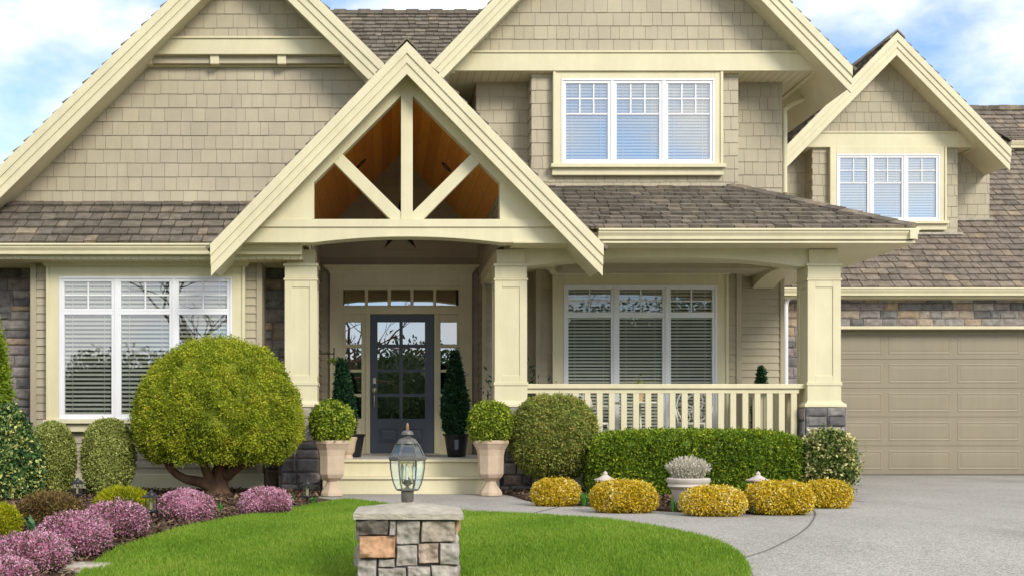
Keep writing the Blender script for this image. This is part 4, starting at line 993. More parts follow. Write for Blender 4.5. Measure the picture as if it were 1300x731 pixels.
# eave of the roof further right
m = MB(); SD = 23.9; zz0 = H(179, SD); xx0 = W(1284, SD); gutter(xx0, 15, SD, zz0, kr)
m.prism_x([(SD + .11, zz0 - .16), (25.4, zz0 - .16), (25.4, zz0 + .62), (SD + .11, zz0 - .03)], xx0 + .02, 15); side_r = m.build('side_roof', M['shake_pale'], house)
m = MB(); cc = 1 / math.hypot(1, .5)
courses(m, (0, SD + .02, zz0), UX, (0, cc, .5 * cc), (0, -.5 * cc, cc), [(xx0 + .03, 0), (15, 0), (15, 1.6), (xx0 + .03, 1.6)], .185, .12, .27, .034, .012, .01, 140, lap=.03); m.build('roof_shakes', M['shake_pale'], side_r)
# star hung on the wall over the door
m = MB(); sc = Vector((W(508, DW), DW - .07, H(288, DW))); pts = []
for k in range(10):
    a = math.pi / 2 + k * math.pi / 5; r_ = .40 if k % 2 == 0 else .10; pts.append(sc + Vector((math.cos(a) * r_, .03, math.sin(a) * r_)))
for k in range(10): m.face([sc + Vector((0, -.05, 0)), pts[k], pts[(k + 1) % 10]])
m.face(pts[::-1])
so = m.build('wall_star', M['black']); recentre(so, tuple(sc)); tag(so, 'dark metal five pointed star hanging on the wall above the front door', 'ornament')

# ------------------------------------------------------------------ plants
def sample_shape(n, rx, ry, ru, rd, p, zmin=None, pz=None):
    """random points + normals on a rounded body centred at 0 (ru up, rd down)"""
    d = rng.normal(0, 1, (n, 3)) * np.array([rx, ry, (ru + rd) / 2])
    rz = np.where(d[:, 2] > 0, ru, rd)
    q = np.abs(d) / np.stack([np.full(n, rx), np.full(n, ry), rz], 1)
    t = 1 / (q ** p).sum(1) ** (1 / p); P = d * t[:, None]
    nr = np.sign(P) * (np.abs(P) / np.stack([np.full(n, rx), np.full(n, ry), rz], 1)) ** (p - 1) / np.stack([np.full(n, rx), np.full(n, ry), rz], 1)
    nr /= np.linalg.norm(nr, axis=1)[:, None] + 1e-9
    if zmin is not None: k = P[:, 2] > zmin; P, nr = P[k], nr[k]
    return P, nr
def leaves(C, Nn, size, aspect, face, jitter, rnd):
    """diamond leaves at C. face 0: pointing out along the normal, 1: lying on the surface"""
    n = len(C); d = Nn * (1 - face) + rng.normal(0, jitter, (n, 3)); d /= np.linalg.norm(d, axis=1)[:, None] + 1e-9
    s = np.cross(d, Nn * face + rng.normal(0, .6, (n, 3))); s /= np.linalg.norm(s, axis=1)[:, None] + 1e-9
    L = size * rng.uniform(.7, 1.3, n)[:, None]; w = L * aspect
    up = np.cross(s, d) * w * .35
    return np.stack([C - d * L * .5, C + s * w * .5 + up, C + d * L * .5, C - s * w * .5 + up], 1)
def foliage(rx, ry, ru, rd, p, clumps, per, size, aspect=.5, face=.5, jitter=.45, clump_r=.03, bumpy=.035, bf=9.0, zmin=None, depth=.06, spread=.25, mean=.5, cone=None, core=.9, tone=.22, lowdrop=0.0):
    """a clipped or natural shrub body at the origin: clumps of leaf faces through the outer shell and a closed inner twig mass"""
    P, Nr = sample_shape(clumps, rx, ry, ru, rd, p, zmin)
    sd = rng.uniform(0, 30)
    def mod(P):
        if cone is None: return P
        t = np.clip((P[:, 2] + rd) / (ru + rd), 0, 1); k = 1 - t * (1 - cone); Q = P.copy(); Q[:, 0] *= k; Q[:, 1] *= k; return Q
    P = mod(P)
    rel = 1 + bumpy * snoise(P, bf, sd) + bumpy * .6 * snoise(P, bf * 2.7, sd + 5) - depth * rng.random(len(P)) ** 2 + .055 * (rng.random(len(P)) < .05) * rng.random(len(P))
    P = P * rel[:, None]
    cv = mean + tone * snoise(P, bf * 1.1, sd + 9) + rng.normal(0, spread * .5, len(P))
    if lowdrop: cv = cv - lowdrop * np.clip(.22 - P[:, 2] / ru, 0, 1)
    C = np.repeat(P, per, 0) + rng.normal(0, clump_r, (len(P) * per, 3)); N2 = np.repeat(Nr, per, 0)
    rv = np.clip(np.repeat(cv, per) + rng.normal(0, spread * .6, len(C)), 0, 1)
    Q = leaves(C, N2, size, aspect, face, jitter, rv)
    # inner mass
    nu, nv = 40, 22; th = np.linspace(0, 2 * np.pi, nu + 1)[:-1]; ph = np.linspace(-np.pi / 2, np.pi / 2, nv)
    T, PH = np.meshgrid(th, ph); d = np.stack([np.cos(PH) * np.cos(T), np.cos(PH) * np.sin(T), np.sin(PH)], 2).reshape(-1, 3) * np.array([rx, ry, (ru + rd) / 2])
    rz = np.where(d[:, 2] > 0, ru, rd); R_ = np.stack([np.full(len(d), rx), np.full(len(d), ry), rz], 1)
    G = mod(d / ((np.abs(d) / R_) ** p).sum(1)[:, None] ** (1 / p)); G = G * (core * (1 + bumpy * snoise(G, bf, sd)))[:, None]
    if zmin is not None: G[:, 2] = np.maximum(G[:, 2], zmin)
    G = G.reshape(nv, nu, 3); a = G[:-1]; b = G[1:]
    core_q = np.stack([a, np.roll(a, -1, 1), np.roll(b, -1, 1), b], 2).reshape(-1, 4, 3)
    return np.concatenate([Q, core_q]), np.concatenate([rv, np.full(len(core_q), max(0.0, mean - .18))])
def shrub(name, label, cat, x, y, z, zc, mat, group=None, **k):
    Q, rv = foliage(**k); o = raw_mesh(name, Q + np.array([0, 0, zc]), 4, rv, M[mat]); o.location = (x, y, z); return tag(o, label, cat, group)

# big clipped yew on a trunk
TX, TY = W(277, 14.2), 14.2
tp = empty('topiary_tree', (TX, TY, .02), 'large dome clipped yellow green topiary tree on a short branching trunk before the left window', 'tree')
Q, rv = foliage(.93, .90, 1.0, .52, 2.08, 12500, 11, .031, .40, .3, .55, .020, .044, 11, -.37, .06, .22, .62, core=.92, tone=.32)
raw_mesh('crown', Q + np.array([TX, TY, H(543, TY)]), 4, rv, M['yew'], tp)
m = MB(); tb = Vector((W(277, 14.2), 14.2, .02)); zz1 = H(578, 14.2)
def limb(pts, rads):
    P_ = [Vector(p) for p in pts]; sm = []; rs = []
    for i in range(len(P_) - 1):
        for k in range(5):
            t = k / 5; p0, p1, p2, p3 = P_[max(i - 1, 0)], P_[i], P_[i + 1], P_[min(i + 2, len(P_) - 1)]
            sm.append(.5 * (2 * p1 + (p2 - p0) * t + (2 * p0 - 5 * p1 + 4 * p2 - p3) * t * t + (3 * p1 - p0 - 3 * p2 + p3) * t ** 3)); rs.append(rads[i] + (rads[i + 1] - rads[i]) * t)
    sm.append(P_[-1]); rs.append(rads[-1])
    rs = [r_ * (1 + .12 * mnoise.noise(p * 9)) for r_, p in zip(rs, sm)]; m.tube(sm, rs, 12)
def q3(px, py, D): return (W(px, D), D, H(py, D))
limb([q3(276, 627, 14.2), q3(278, 612, 14.2), q3(281, 598, 14.2), q3(287, 575, 14.2), q3(292, 545, 14.2)], [.16, .115, .10, .10, .07])
limb([q3(278, 622, 14.17), q3(256, 612, 14.1), q3(232, 606, 14.05), q3(216, 592, 14.0), q3(205, 566, 14.0)], [.085, .06, .05, .045, .04])
limb([q3(272, 618, 14.15), q3(262, 598, 14.1), q3(258, 580, 14.05), q3(262, 556, 14.0)], [.08, .05, .045, .04])
limb([q3(288, 602, 14.15), q3(305, 590, 14.05), q3(330, 582, 14.0), q3(352, 566, 14.0)], [.08, .055, .045, .035])
limb([q3(290, 592, 14.3), q3(297, 578, 14.6), q3(310, 560, 14.8)], [.09, .07, .05])
m.build('trunk', M['bark'], tp, smooth=True)

# clipped domes by the left window
gD = 'clipped domes below the left window'
Y = 14.05
shrub('dome_shrub', 'narrower pale green clipped dome shrub next to the variegated holly', 'shrub', W(67, Y), Y, 0.02, .42, 'dome', gD, rx=.24, ry=.24, ru=.40, rd=.44, p=2.2, clumps=2600, per=8, size=.026, aspect=.55, clump_r=.014, bumpy=.02, mean=.5)
shrub('dome_shrub', 'wider pale green clipped dome shrub nearest the topiary tree', 'shrub', W(137.5, Y - .05), Y - .05, 0.02, .42, 'dome', gD, rx=.28, ry=.27, ru=.43, rd=.44, p=2.25, clumps=2900, per=8, size=.026, aspect=.55, clump_r=.014, bumpy=.02, mean=.5)
Y = 13.3
shrub('holly_bush', 'tall tapered holly with cream spotted dark leaves at the left edge', 'shrub', W(12, Y), Y, 0.02, .42, 'holly', None, rx=.40, ry=.38, ru=.53, rd=.46, p=2.0, clumps=1500, per=9, size=.044, aspect=.6, clump_r=.03, bumpy=.07, mean=.55, spread=.55, cone=.5)
Y = 14.6
shrub('thuja', 'bright green columnar thuja partly in view against the stone wall', 'tree', W(-14, Y), Y, 0.0, 1.0, 'thuja', None, rx=.36, ry=.36, ru=1.12, rd=1.05, p=2.2, clumps=3000, per=9, size=.05, aspect=.35, face=.3, clump_r=.03, bumpy=.04, mean=.5, cone=.35)

# heathers
def ground_at(px, py): return gp(px, py, .02)
def mound(name, label, px0, px1, pytop, pybot, mat, group=None, cat='shrub', k=None, dfrac=.8, **kw):
    cx_px = (px0 + px1) / 2; x, y = gp(cx_px, pybot, .02); y += .0
    s_ = F / y; rx = (px1 - px0) / 2 / s_; ry = rx * dfrac; y2 = y + ry * .8; s2 = F / y2
    x = W(cx_px, y2); rx = (px1 - px0) / 2 / s2; zg = grade(y2) + .02
    h = H(pytop, y2) - zg
    a = dict(rx=rx, ry=ry, ru=h * .62, rd=h * .42, p=2.4, clumps=int(2600 * (rx / .3) ** 1.6) + 300, per=8, size=.022, aspect=.45, face=.2, jitter=.4, clump_r=.014, bumpy=.05, bf=12, depth=.1)
    a.update(kw)
    return shrub(name, label, cat, x, y2, zg, h * .38, mat, group, **a)
gH = 'pink heather mounds edging the lawn'
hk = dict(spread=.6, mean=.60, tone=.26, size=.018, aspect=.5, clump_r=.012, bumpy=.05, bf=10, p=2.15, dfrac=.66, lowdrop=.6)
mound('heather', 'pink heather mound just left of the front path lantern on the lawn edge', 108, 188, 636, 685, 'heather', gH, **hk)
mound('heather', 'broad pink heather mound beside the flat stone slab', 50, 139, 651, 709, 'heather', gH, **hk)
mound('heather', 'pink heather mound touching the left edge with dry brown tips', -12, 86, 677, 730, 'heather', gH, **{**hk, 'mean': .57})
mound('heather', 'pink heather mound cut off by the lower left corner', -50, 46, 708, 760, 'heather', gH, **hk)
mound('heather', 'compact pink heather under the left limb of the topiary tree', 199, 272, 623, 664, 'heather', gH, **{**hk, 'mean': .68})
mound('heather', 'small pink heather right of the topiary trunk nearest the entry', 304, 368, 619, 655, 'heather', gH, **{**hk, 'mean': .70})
mound('rusty_heather', 'rusty brown heather mound in front of the pale domes', 24, 102, 626, 670, 'brown', None, mean=.5, spread=.4)
mound('lime_shrub', 'low lime yellow thread leaf shrub behind the pink heathers', 124, 190, 620, 652, 'lime', 'low lime shrubs', mean=.5, size=.035, aspect=.2, face=0.0)
mound('lime_shrub', 'lime yellow shrub half cut by the left picture edge', -26, 23, 642, 684, 'lime', 'low lime shrubs', mean=.45, size=.035, aspect=.2, face=0.0)
# flat stone in the bed
m = MB(); sx_, sy_ = gp(98, 722, .02); zg = grade(sy_)
out = [(sx_ + .2 * math.cos(a) * (1 + .15 * math.sin(3 * a)), sy_ + .13 * math.sin(a) * (1 + .1 * math.cos(2 * a)), zg + .0) for a in [k * math.pi / 7 for k in range(14)]]
m.extr(out, (0, 0, .055)); o = m.build('stepping_stone', M['greystone'], None, bevel=.012); recentre(o, (sx_, sy_, zg)); tag(o, 'flat grey stone slab lying in the mulch beside the lawn', 'stone')

# right bed
Y = 14.62
sb = empty('ball_shrub', (W(703, Y), Y, .02), 'olive green ball clipped shrub with reddish tips between steps and hedge', 'shrub')
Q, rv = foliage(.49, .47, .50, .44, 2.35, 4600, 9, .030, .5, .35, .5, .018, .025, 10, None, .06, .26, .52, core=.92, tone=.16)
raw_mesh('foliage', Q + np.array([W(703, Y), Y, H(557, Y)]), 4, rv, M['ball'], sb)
m = MB(); bx, by, bz = W(703, Y), Y, .02
for k in range(9):
    a = k * .7; m.tube([(bx + .08 * math.cos(a), by + .06 * math.sin(a), 0), (bx + .16 * math.cos(a), by + .13 * math.sin(a), .18), (bx + .32 * math.cos(a), by + .28 * math.sin(a), .42)], [.013, .011, .008], 6)
m.build('stem', M['bark'], sb)
Y = 14.30
hx_a, hx_b = W(756, Y - .4), W(1025, Y - .4)
hcx, hrx = (hx_a + hx_b) / 2, (hx_b - hx_a) / 2
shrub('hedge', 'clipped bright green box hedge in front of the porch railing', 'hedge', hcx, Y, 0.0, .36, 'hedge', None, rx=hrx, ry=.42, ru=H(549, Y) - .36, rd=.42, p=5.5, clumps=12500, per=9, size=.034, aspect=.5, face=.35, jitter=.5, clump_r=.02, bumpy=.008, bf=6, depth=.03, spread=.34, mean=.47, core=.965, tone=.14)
Y = 14.05
vs = empty('variegated_shrub', (W(1051, Y), Y, .0), 'cream and green variegated shrub by the porch corner and driveway', 'shrub')
Q, rv = foliage(.27, .27, .34, .40, 2.2, 1100, 9, .042, .6, .5, .5, .03, .08, 9, None, .12, .6, .45, core=.85, tone=.25)
raw_mesh('foliage', Q + np.array([W(1050, Y), Y, .40]), 4, rv, M['varieg'], vs)
C = np.array([W(1076, Y), Y - .05, .38]) + rng.normal(0, 1, (500, 3)) * np.array([.07, .06, .12])
raw_mesh('foliage', leaves(C, np.tile([0.3, -1, .3], (500, 1)), .03, .4, .3, .8, None), 4, rng.uniform(.2, 1, 500), M['varieg'], vs)
gG = 'golden euonymus mounds along the path'
gk = dict(spread=.30, mean=.55, tone=.14, size=.022, aspect=.6, face=.55, jitter=.5, clump_r=.014, bumpy=.03, dfrac=.75, p=2.7)
mound('golden_shrub', 'small golden yellow mound below the ball shrub', 677, 734, 609, 640, 'gold', gG, **gk)
mound('golden_shrub', 'golden mound in front of the pagoda lantern nearest the steps', 753, 831, 611, 648.5, 'gold', gG, **gk)
mound('golden_shrub', 'pale golden mound right of the stone flowerpot', 867, 944, 619, 652.5, 'gold', gG, **{**gk, 'mean': .66})
mound('golden_shrub', 'bright golden mound in front of the pagoda lantern nearest the driveway', 949, 1029, 612, 651, 'gold', gG, **gk)
mound('golden_shrub', 'golden mound at the driveway end of the bed', 1021, 1078, 611, 643, 'gold', gG, **gk)

def straps(name, label, px, py, h, n, mat, group=None, w=.02, lean=.5):
    x, y = gp(px, py, .02); z = grade(y) + .02; m = MB()
    for k in range(n):
        a = random.uniform(0, 6.28); l_ = h * random.uniform(.65, 1.1); le = lean * random.uniform(.3, 1) * l_
        s_ = Vector((-math.sin(a), math.cos(a), 0)) * w; d = Vector((math.cos(a), math.sin(a), 0)); b = Vector((x, y, z)) + d * random.uniform(0, .035); r_ = random.random()
        prev = None
        for t, ww in ((0, .6), (.35, 1), (.7, .8), (1, .06)):
            c_ = b + d * le * t * t + Vector((0, 0, l_ * (t - .18 * t * t)))
            cur = (c_ - s_ * ww, c_ + s_ * ww)
            if prev: m.face([prev[0], prev[1], cur[1], cur[0]], r_)
            prev = cur
    o = m.build(name, M[mat], None, smooth=False); recentre(o, (x, y, z)); return tag(o, label, 'plant', group)
gS = 'spring bulb leaf tufts'
straps('bulb_leaves', 'broad green tulip leaves between the first two golden mounds', 742, 641, .17, 6, 'strap', gS, .026, .4)
straps('bulb_leaves', 'upright green leaf tuft in front of the stone flowerpot', 855, 649, .16, 8, 'strap', gS, .012, .25)
straps('bulb_leaves', 'bluish leaf tuft at the foot of the bright golden mound', 957, 650, .13, 8, 'bluestrap', gS, .016, .6)
straps('bulb_leaves', 'thin leaf blade standing right of the second golden mound', 832, 647, .19, 3, 'strap', gS, .008, .4)
straps('bulb_leaves', 'single broad leaf standing left of the lantern by the entry urn', 374, 640, .17, 2, 'strap', gS, .022, .5)
straps('bulb_leaves', 'low green tuft at the lawn tip beside the entry urn', 396, 639, .09, 14, 'strap', gS, .010, .8)
straps('bulb_leaves', 'green leaf tuft between heather and topiary trunk', 278, 651, .13, 8, 'strap', gS, .014, .5)
straps('bulb_leaves', 'blue green leaf tuft beside the rusty heather', 42, 678, .16, 9, 'bluestrap', gS, .016, .6)

# ------------------------------------------------------------------ pots, lanterns, furniture
def urn(x, y, label):
    e = empty('urn', (x, y, 0.004), label, 'urn', 'stone urns flanking the steps')
    m = MB(); s_ = .64; rot = math.pi / 8 + .12
    prof = [(.135, 0), (.135, .035), (.128, .05), (.075, .12), (.058, .165), (.075, .18), (.125, .21), (.15, .25), (.152, .36), (.155, .46), (.170, .53), (.20, .585), (.212, .60), (.212, .632), (.19, .64), (.172, .632), (.165, .58), (.02, .575)]
    m.lathe(x, y, [(r_, z + .004) for r_, z in prof], 8, rot=rot); m.build('bowl', M['urn'], e, bevel=.008)
    m = MB(); m.lathe(x, y, [(.17, .59), (.10, .605), (.01, .61)], 8, rot=rot); m.build('soil', M['soil'], e)
    return e
ux_l, uy_l = gp(421, 629.5); ux_r, uy_r = gp(623, 629)
urn(ux_l, uy_l, 'sandy stone urn on the left of the entry steps'); urn(ux_r, uy_r, 'sandy stone urn on the right of the entry steps')
for x, y, lb in ((ux_l, uy_l, 'light green boxwood ball growing in the left entry urn'), (ux_r, uy_r, 'light green boxwood ball growing in the right entry urn')):
    shrub('boxwood_ball', lb, 'shrub', x, y, .59, .24, 'boxwood', 'boxwood balls in the urns', rx=.235, ry=.235, ru=.235, rd=.24, p=2.2, clumps=1300, per=8, size=.034, aspect=.6, face=.5, clump_r=.018, bumpy=.04, bf=16, mean=.55, spread=.4, core=.9)
def black_pot(x, y, label, group='black pots by the door'):
    e = empty('plant_pot', (x, y, FL + .004), label, 'pot', group); m = MB(); b = FL + .004
    m.lathe(x, y, [(.118, b), (.160, b + .27), (.176, b + .272), (.178, b + .30), (.166, b + .30), (.158, b + .26), (.02, b + .25)], 28); m.build('pot_body', M['black_plastic'], e, smooth='auto')
    return e
for px, D, lb, cl, hh, r_ in ((447, 16.5, 'black plastic pot left of the front door half hidden by the urn', 'dark green spire cypress left of the front door', 1.02, .17), (579.5, 16.6, 'glossy black plastic pot right of the front door', 'dark green spire cypress right of the front door', 1.08, .20)):
    x = W(px, D); e = black_pot(x, D, lb)
    if px > 500:
        m = MB(); m.frustum([[(x + r__ * math.sin(a), D - r__ * math.cos(a), z) for a, r__, z in ((-.22, .1365, FL + .10), (.12, .1365, FL + .10), (.12, .1575, FL + .23), (-.22, .1575, FL + .23))], [(x + r__ * math.sin(a), D - r__ * math.cos(a), z) for a, r__, z in ((-.22, .13, FL + .10), (.12, .13, FL + .10), (.12, .15, FL + .23), (-.22, .15, FL + .23))]]); m.build('pot_label', M['sticker'], e)
    c_ = shrub('potted_cypress', cl, 'plant', W(px - (8 if px < 500 else 1.5), D), D, FL + .27, hh * .42, 'cypress', 'spire cypresses by the door', rx=r_, ry=r_, ru=hh * .60, rd=hh * .44, p=1.9, clumps=1900, per=9, size=.055, aspect=.28, face=.2, jitter=.5, clump_r=.02, bumpy=.06, mean=.45, spread=.45, cone=.30, depth=.12)
    if px < 500: c_.rotation_euler[1] = R(-3.5)
# pale pot behind the left urn
m = MB(); x, D = W(441, 15.6), 15.6
m.lathe(x, D, [(.075, FL + .004), (.06, FL + .05), (.09, FL + .09), (.105, FL + .2), (.125, FL + .26), (.115, FL + .27), (.01, FL + .25)], 20); o = m.build('small_urn', M['urn'], None, smooth='auto'); recentre(o, (x, D, FL + .004)); tag(o, 'small pale urn on the porch edge behind the left entry urn', 'urn')
# wall hook with a green sprig
m = MB(); x, D = W(424, 17.2), 17.2; bz = H(458, D)
e = empty('wall_hook', (XL + .06, D, bz), 'dark iron hook holding a green sprig on the entry side wall', 'hook')
m.tube([(XL + .02, D, bz + .1), (x, D, bz + .1), (x, D, bz + .16)], .009, 6); m.tube([(x, D, bz + .18), (x, D, bz - .06)], .009, 6); m.build('iron_bar', M['black'], e)
C = np.array([x, D, bz]) + rng.normal(0, 1, (140, 3)) * np.array([.06, .04, .02]); raw_mesh('sprig', leaves(C, np.tile([0, -.3, 1.0], (140, 1)), .045, .3, .7, .5, None), 4, rng.random(140), M['hedge'], e)
# leafy plant behind the middle column
e = empty('leafy_plant', (W(652, 16.3), 16.3, FL), 'dark leafy pot plant mostly hidden behind the middle porch column', 'plant')
m = MB(); m.lathe(W(652, 16.3), 16.3, [(.11, FL + .003), (.15, FL + .28), (.16, FL + .28), (.14, FL + .26), (.01, FL + .25)], 20); m.build('pot_body', M['black_plastic'], e, smooth='auto')
C = np.array([W(652, 16.3), 16.3, FL + .72]) + rng.normal(0, 1, (900, 3)) * np.array([.16, .12, .22])
raw_mesh('foliage', leaves(C, C - np.array([W(652, 16.3), 16.3, FL + .4]), .085, .3, .3, .4, None), 4, rng.random(900) * .7, M['cypress'], e)

def path_lantern(px, py, label, first=[None]):
    x, y = gp(px, py, .02); z = grade(y) + .02
    if first[0] is None:
        e = empty('path_lantern', (0, 0, 0), label, 'lantern', 'small black lanterns along the lawn edge')
        m = MB(); m.tube([(0, 0, -.05), (0, 0, .09)], .010, 8); m.lathe(0, 0, [(.03, .085), (.055, .095), (.055, .108), (.012, .112)], 20)
        for k in range(4): a = k * math.pi / 2 + .5; m.tube([(.045 * math.cos(a), .045 * math.sin(a), .1), (.045 * math.cos(a), .045 * math.sin(a), .215)], .004, 6)
        m.build('lantern_frame', M['black'], e, smooth='auto')
        m = MB(); m.lathe(0, 0, [(.072, .205), (.072, .213), (.045, .226), (.040, .24), (.018, .246), (.010, .265), (.001, .267)], 22); m.build('lantern_roof', M['black'], e, smooth='auto')
        m = MB(); m.lathe(0, 0, [(.039, .11), (.039, .205)], 20, cap=False); m.build('pane', M['lamp_glass'], e, smooth=True)
        m = MB(); m.lathe(0, 0, [(.014, .11), (.014, .18), (.003, .185)], 12); m.build('lamp_tube', M['urn'], e, smooth='auto')
        first[0] = e
    else: e = copy_tree(first[0]); e['label'] = label
    e.location = (x, y, z); return e
path_lantern(192, 664, 'small black lantern between two pink heathers at the lawn edge')
path_lantern(98.5, 640, 'small black lantern between the two pale dome shrubs').scale = (1.0,) * 3
path_lantern(390, 643, 'small black lantern by the stone base beside the left urn')

def pagoda(px, py, ytop, label, first=[None]):
    x, y = gp(px, py, .02); z = grade(y) + .02
    if first[0] is None:
        e = empty('pagoda_lantern', (0, 0, 0), label, 'garden lantern', 'stone pagoda lanterns in the golden shrubs')
        m = MB(); m.lathe(0, 0, [(.06, 0), (.06, .03), (.035, .05), (.035, .14), (.06, .16), (.06, .175)], 8); m.build('pedestal', M['pagoda'], e, bevel=.004)
        m = MB()
        for k in range(4):
            a = k * math.pi / 2 + math.pi / 4; cxx, cyy = .055 * math.cos(a), .055 * math.sin(a); m.box(cxx - .014, cxx + .014, cyy - .014, cyy + .014, .174, .275)
        m.box(-.03, .03, -.03, .03, .174, .272); m.build('light_box', M['pagoda'], e)
        m = MB(); rings = []
        for r_, zz in ((.10, .272), (.135, .285), (.138, .298), (.09, .318), (.05, .345), (.028, .362), (.028, .37), (.034, .376), (.02, .395), (.002, .41)):
            ring = []
            for i in range(16):
                a = 2 * math.pi * i / 16 + math.pi / 16; cr = 1 / max(abs(math.cos(a)), abs(math.sin(a))); cr = 1 + (cr - 1) * (1 if r_ > .04 else 0); lift = .014 * (cr - 1) / .41 if r_ > .12 else 0
                ring.append((r_ * cr * math.cos(a), r_ * cr * math.sin(a), zz + lift))
            rings.append(ring)
        m.frustum(rings); m.build('pagoda_roof', M['pagoda'], e, smooth='auto'); first[0] = e
    else: e = copy_tree(first[0]); e['label'] = label
    s_ = (H(ytop, y) - z) / .41; e.location = (x, y, z); e.scale = (s_ * .93,) * 2 + (s_,); return e
pagoda(768.5, 639, 597, 'stone pagoda lantern behind the second golden mound near the steps')
pagoda(962.5, 640, 597.5, 'stone pagoda lantern behind the bright golden mound near the driveway').rotation_euler[2] = .15

# stone flowerpot with lavender
x, y = gp(874, 645, .02); y += .14; x = W(874, y); z0 = grade(y) + .02; s_ = F / y
e = empty('flowerpot', (x, y, z0), 'grey ribbed stone flowerpot in front of the hedge', 'flowerpot')
m = MB(); hp = H(606, y) - z0; m.lathe(x, y, [(.115, z0), (.165, z0 + hp * .62), (.185, z0 + hp * .66), (.20, z0 + hp * .72), (.188, z0 + hp * .80), (.205, z0 + hp * .88), (.205, z0 + hp * .97), (.195, z0 + hp), (.175, z0 + hp * .97), (.02, z0 + hp * .9)], 32); m.build('pot_body', M['pale_pot'], e, smooth='auto')
m = MB(); m.lathe(x, y, [(.17, z0 + hp * .93), (.01, z0 + hp * .96)], 24); m.build('soil', M['soil'], e)
n = 2600; a = rng.uniform(0, 2 * np.pi, n); rr_ = .14 * np.sqrt(rng.random(n)); base = np.stack([rr_ * np.cos(a), rr_ * np.sin(a), np.zeros(n)], 1)
d = np.stack([base[:, 0] * 3.2, base[:, 1] * 3.2, np.ones(n)], 1) + rng.normal(0, .16, (n, 3)); d /= np.linalg.norm(d, axis=1)[:, None]
hgt = .23 * rng.random(n) ** .75 * (1 - .35 * (rr_ / .14) ** 2)
o = raw_mesh('lavender', leaves(base + d * hgt[:, None], d, .032, .28, .1, .35, None), 4, np.clip(rng.normal(.5, .25, n) + (hgt > .12) * .25, 0, 1), M['lavender'])
o.location = (x, y, z0 + hp * .95); tag(o, 'silvery tufted lavender growing in the stone flowerpot', 'plant')

# porch furniture
def porch_chair(px, D, label, rot, first=[None]):
    x = W(px, D)
    if first[0] is None:
        e = empty('porch_chair', (0, 0, 0), label, 'chair', 'white iron porch chairs')
        m = MB()
        def ringo(cx_, cz_, rx_, rz_, r_, n=28): m.tube([(cx_ + rx_ * math.cos(2 * math.pi * k / n), .2 + (cz_ + rz_ * math.sin(2 * math.pi * k / n) - .45) * .12, cz_ + rz_ * math.sin(2 * math.pi * k / n)) for k in range(n + 1)], r_, 6)
        ringo(0, .68, .21, .24, .014); ringo(0, .74, .075, .075, .010); ringo(0, .74, .14, .14, .008)
        for k in range(8): a = k * math.pi / 4; m.tube([(.075 * math.cos(a), .235, .74 + .075 * math.sin(a)), (.19 * math.cos(a), .225, .70 + .2 * math.sin(a))], .009, 5); ringo(.11 * math.cos(a + .39), .72 + .12 * math.sin(a + .39), .03, .03, .007, 10)
        for sx in (-1, 1): ringo(sx * .075, .53, .04, .06, .008, 14)
        m.build('backrest', M['white_iron'], e, smooth=True)
        m = MB(); m.lathe(0, 0, [(.20, .42), (.215, .43), (.215, .45), (.19, .455), (.01, .45)], 24); m.build('seat', M['white_iron'], e, smooth='auto')
        for sx in (-1, 1):
            for sy in (-1, 1): m = MB(); m.tube([(sx * .14, sy * .14, .43), (sx * .17, sy * .17, .25), (sx * .16, sy * .16, .1), (sx * .2, sy * .2, 0)], [.016, .014, .012, .015], 8); m.build('leg', M['white_iron'], e, smooth=True)
            m = MB(); m.tube([(sx * .2, .2, .66), (sx * .25, .05, .67), (sx * .24, -.14, .65), (sx * .2, -.16, .45)], .012, 8); m.build('armrest', M['white_iron'], e, smooth=True)
        first[0] = e
    else: e = copy_tree(first[0]); e['label'] = label
    e.location = (x, D, FL + .002); e.rotation_euler[2] = rot; return e
porch_chair(752, 16.7, 'white ornate iron chair on the porch nearest the ball shrub', R(35))
porch_chair(880, 16.8, 'white ornate iron chair on the porch right of the little table', R(-12))
x, D = W(809, 16.7), 16.7
e = empty('porch_table', (x, D, FL), 'small white round table on the porch between two chairs', 'table')
m = MB(); m.lathe(x, D, [(.30, FL + .70), (.31, FL + .71), (.31, FL + .725), (.01, FL + .73)], 28); m.build('tabletop', M['white_iron'], e, smooth='auto')
for k in range(3): a = k * 2.094 + .5; m = MB(); m.tube([(x + .04 * math.cos(a), D + .04 * math.sin(a), FL + .70), (x + .06 * math.cos(a), D + .06 * math.sin(a), FL + .35), (x + .24 * math.cos(a), D + .24 * math.sin(a), FL)], .014, 8); m.build('leg', M['white_iron'], e, smooth=True)
m = MB(); zt = FL + .731; m.lathe(x + .01, D, [(.06, zt), (.085, zt + .12), (.09, zt + .13), (.07, zt + .12), (.005, zt + .11)], 20); o = m.build('table_pot', M['tan_pot'], None, smooth='auto'); recentre(o, (x + .01, D, zt)); tag(o, 'tan clay pot standing on the porch table', 'pot')
C = rng.normal(0, 1, (160, 3)) * np.array([.06, .05, .05]) + np.array([0, 0, .08]); o = raw_mesh('table_plant', leaves(C, np.tile([0, -.2, 1.0], (160, 1)), .05, .4, .3, .6, None), 4, rng.random(160), M['ball']); o.location = (x + .01, D, zt + .11); tag(o, 'small reddish green plant in the pot on the porch table', 'plant')
x, D = W(966, 17.0), 17.0
black_pot(x, D, 'black pot at the right end of the porch behind the railing', None)
shrub('potted_cypress', 'slim dark cypress at the right end of the porch behind the railing', 'plant', x, D, FL + .27, .40, 'cypress', None, rx=.13, ry=.13, ru=.56, rd=.42, p=1.9, clumps=900, per=9, size=.055, aspect=.28, face=.2, jitter=.5, clump_r=.02, bumpy=.07, mean=.5, spread=.45, cone=.25, depth=.12)

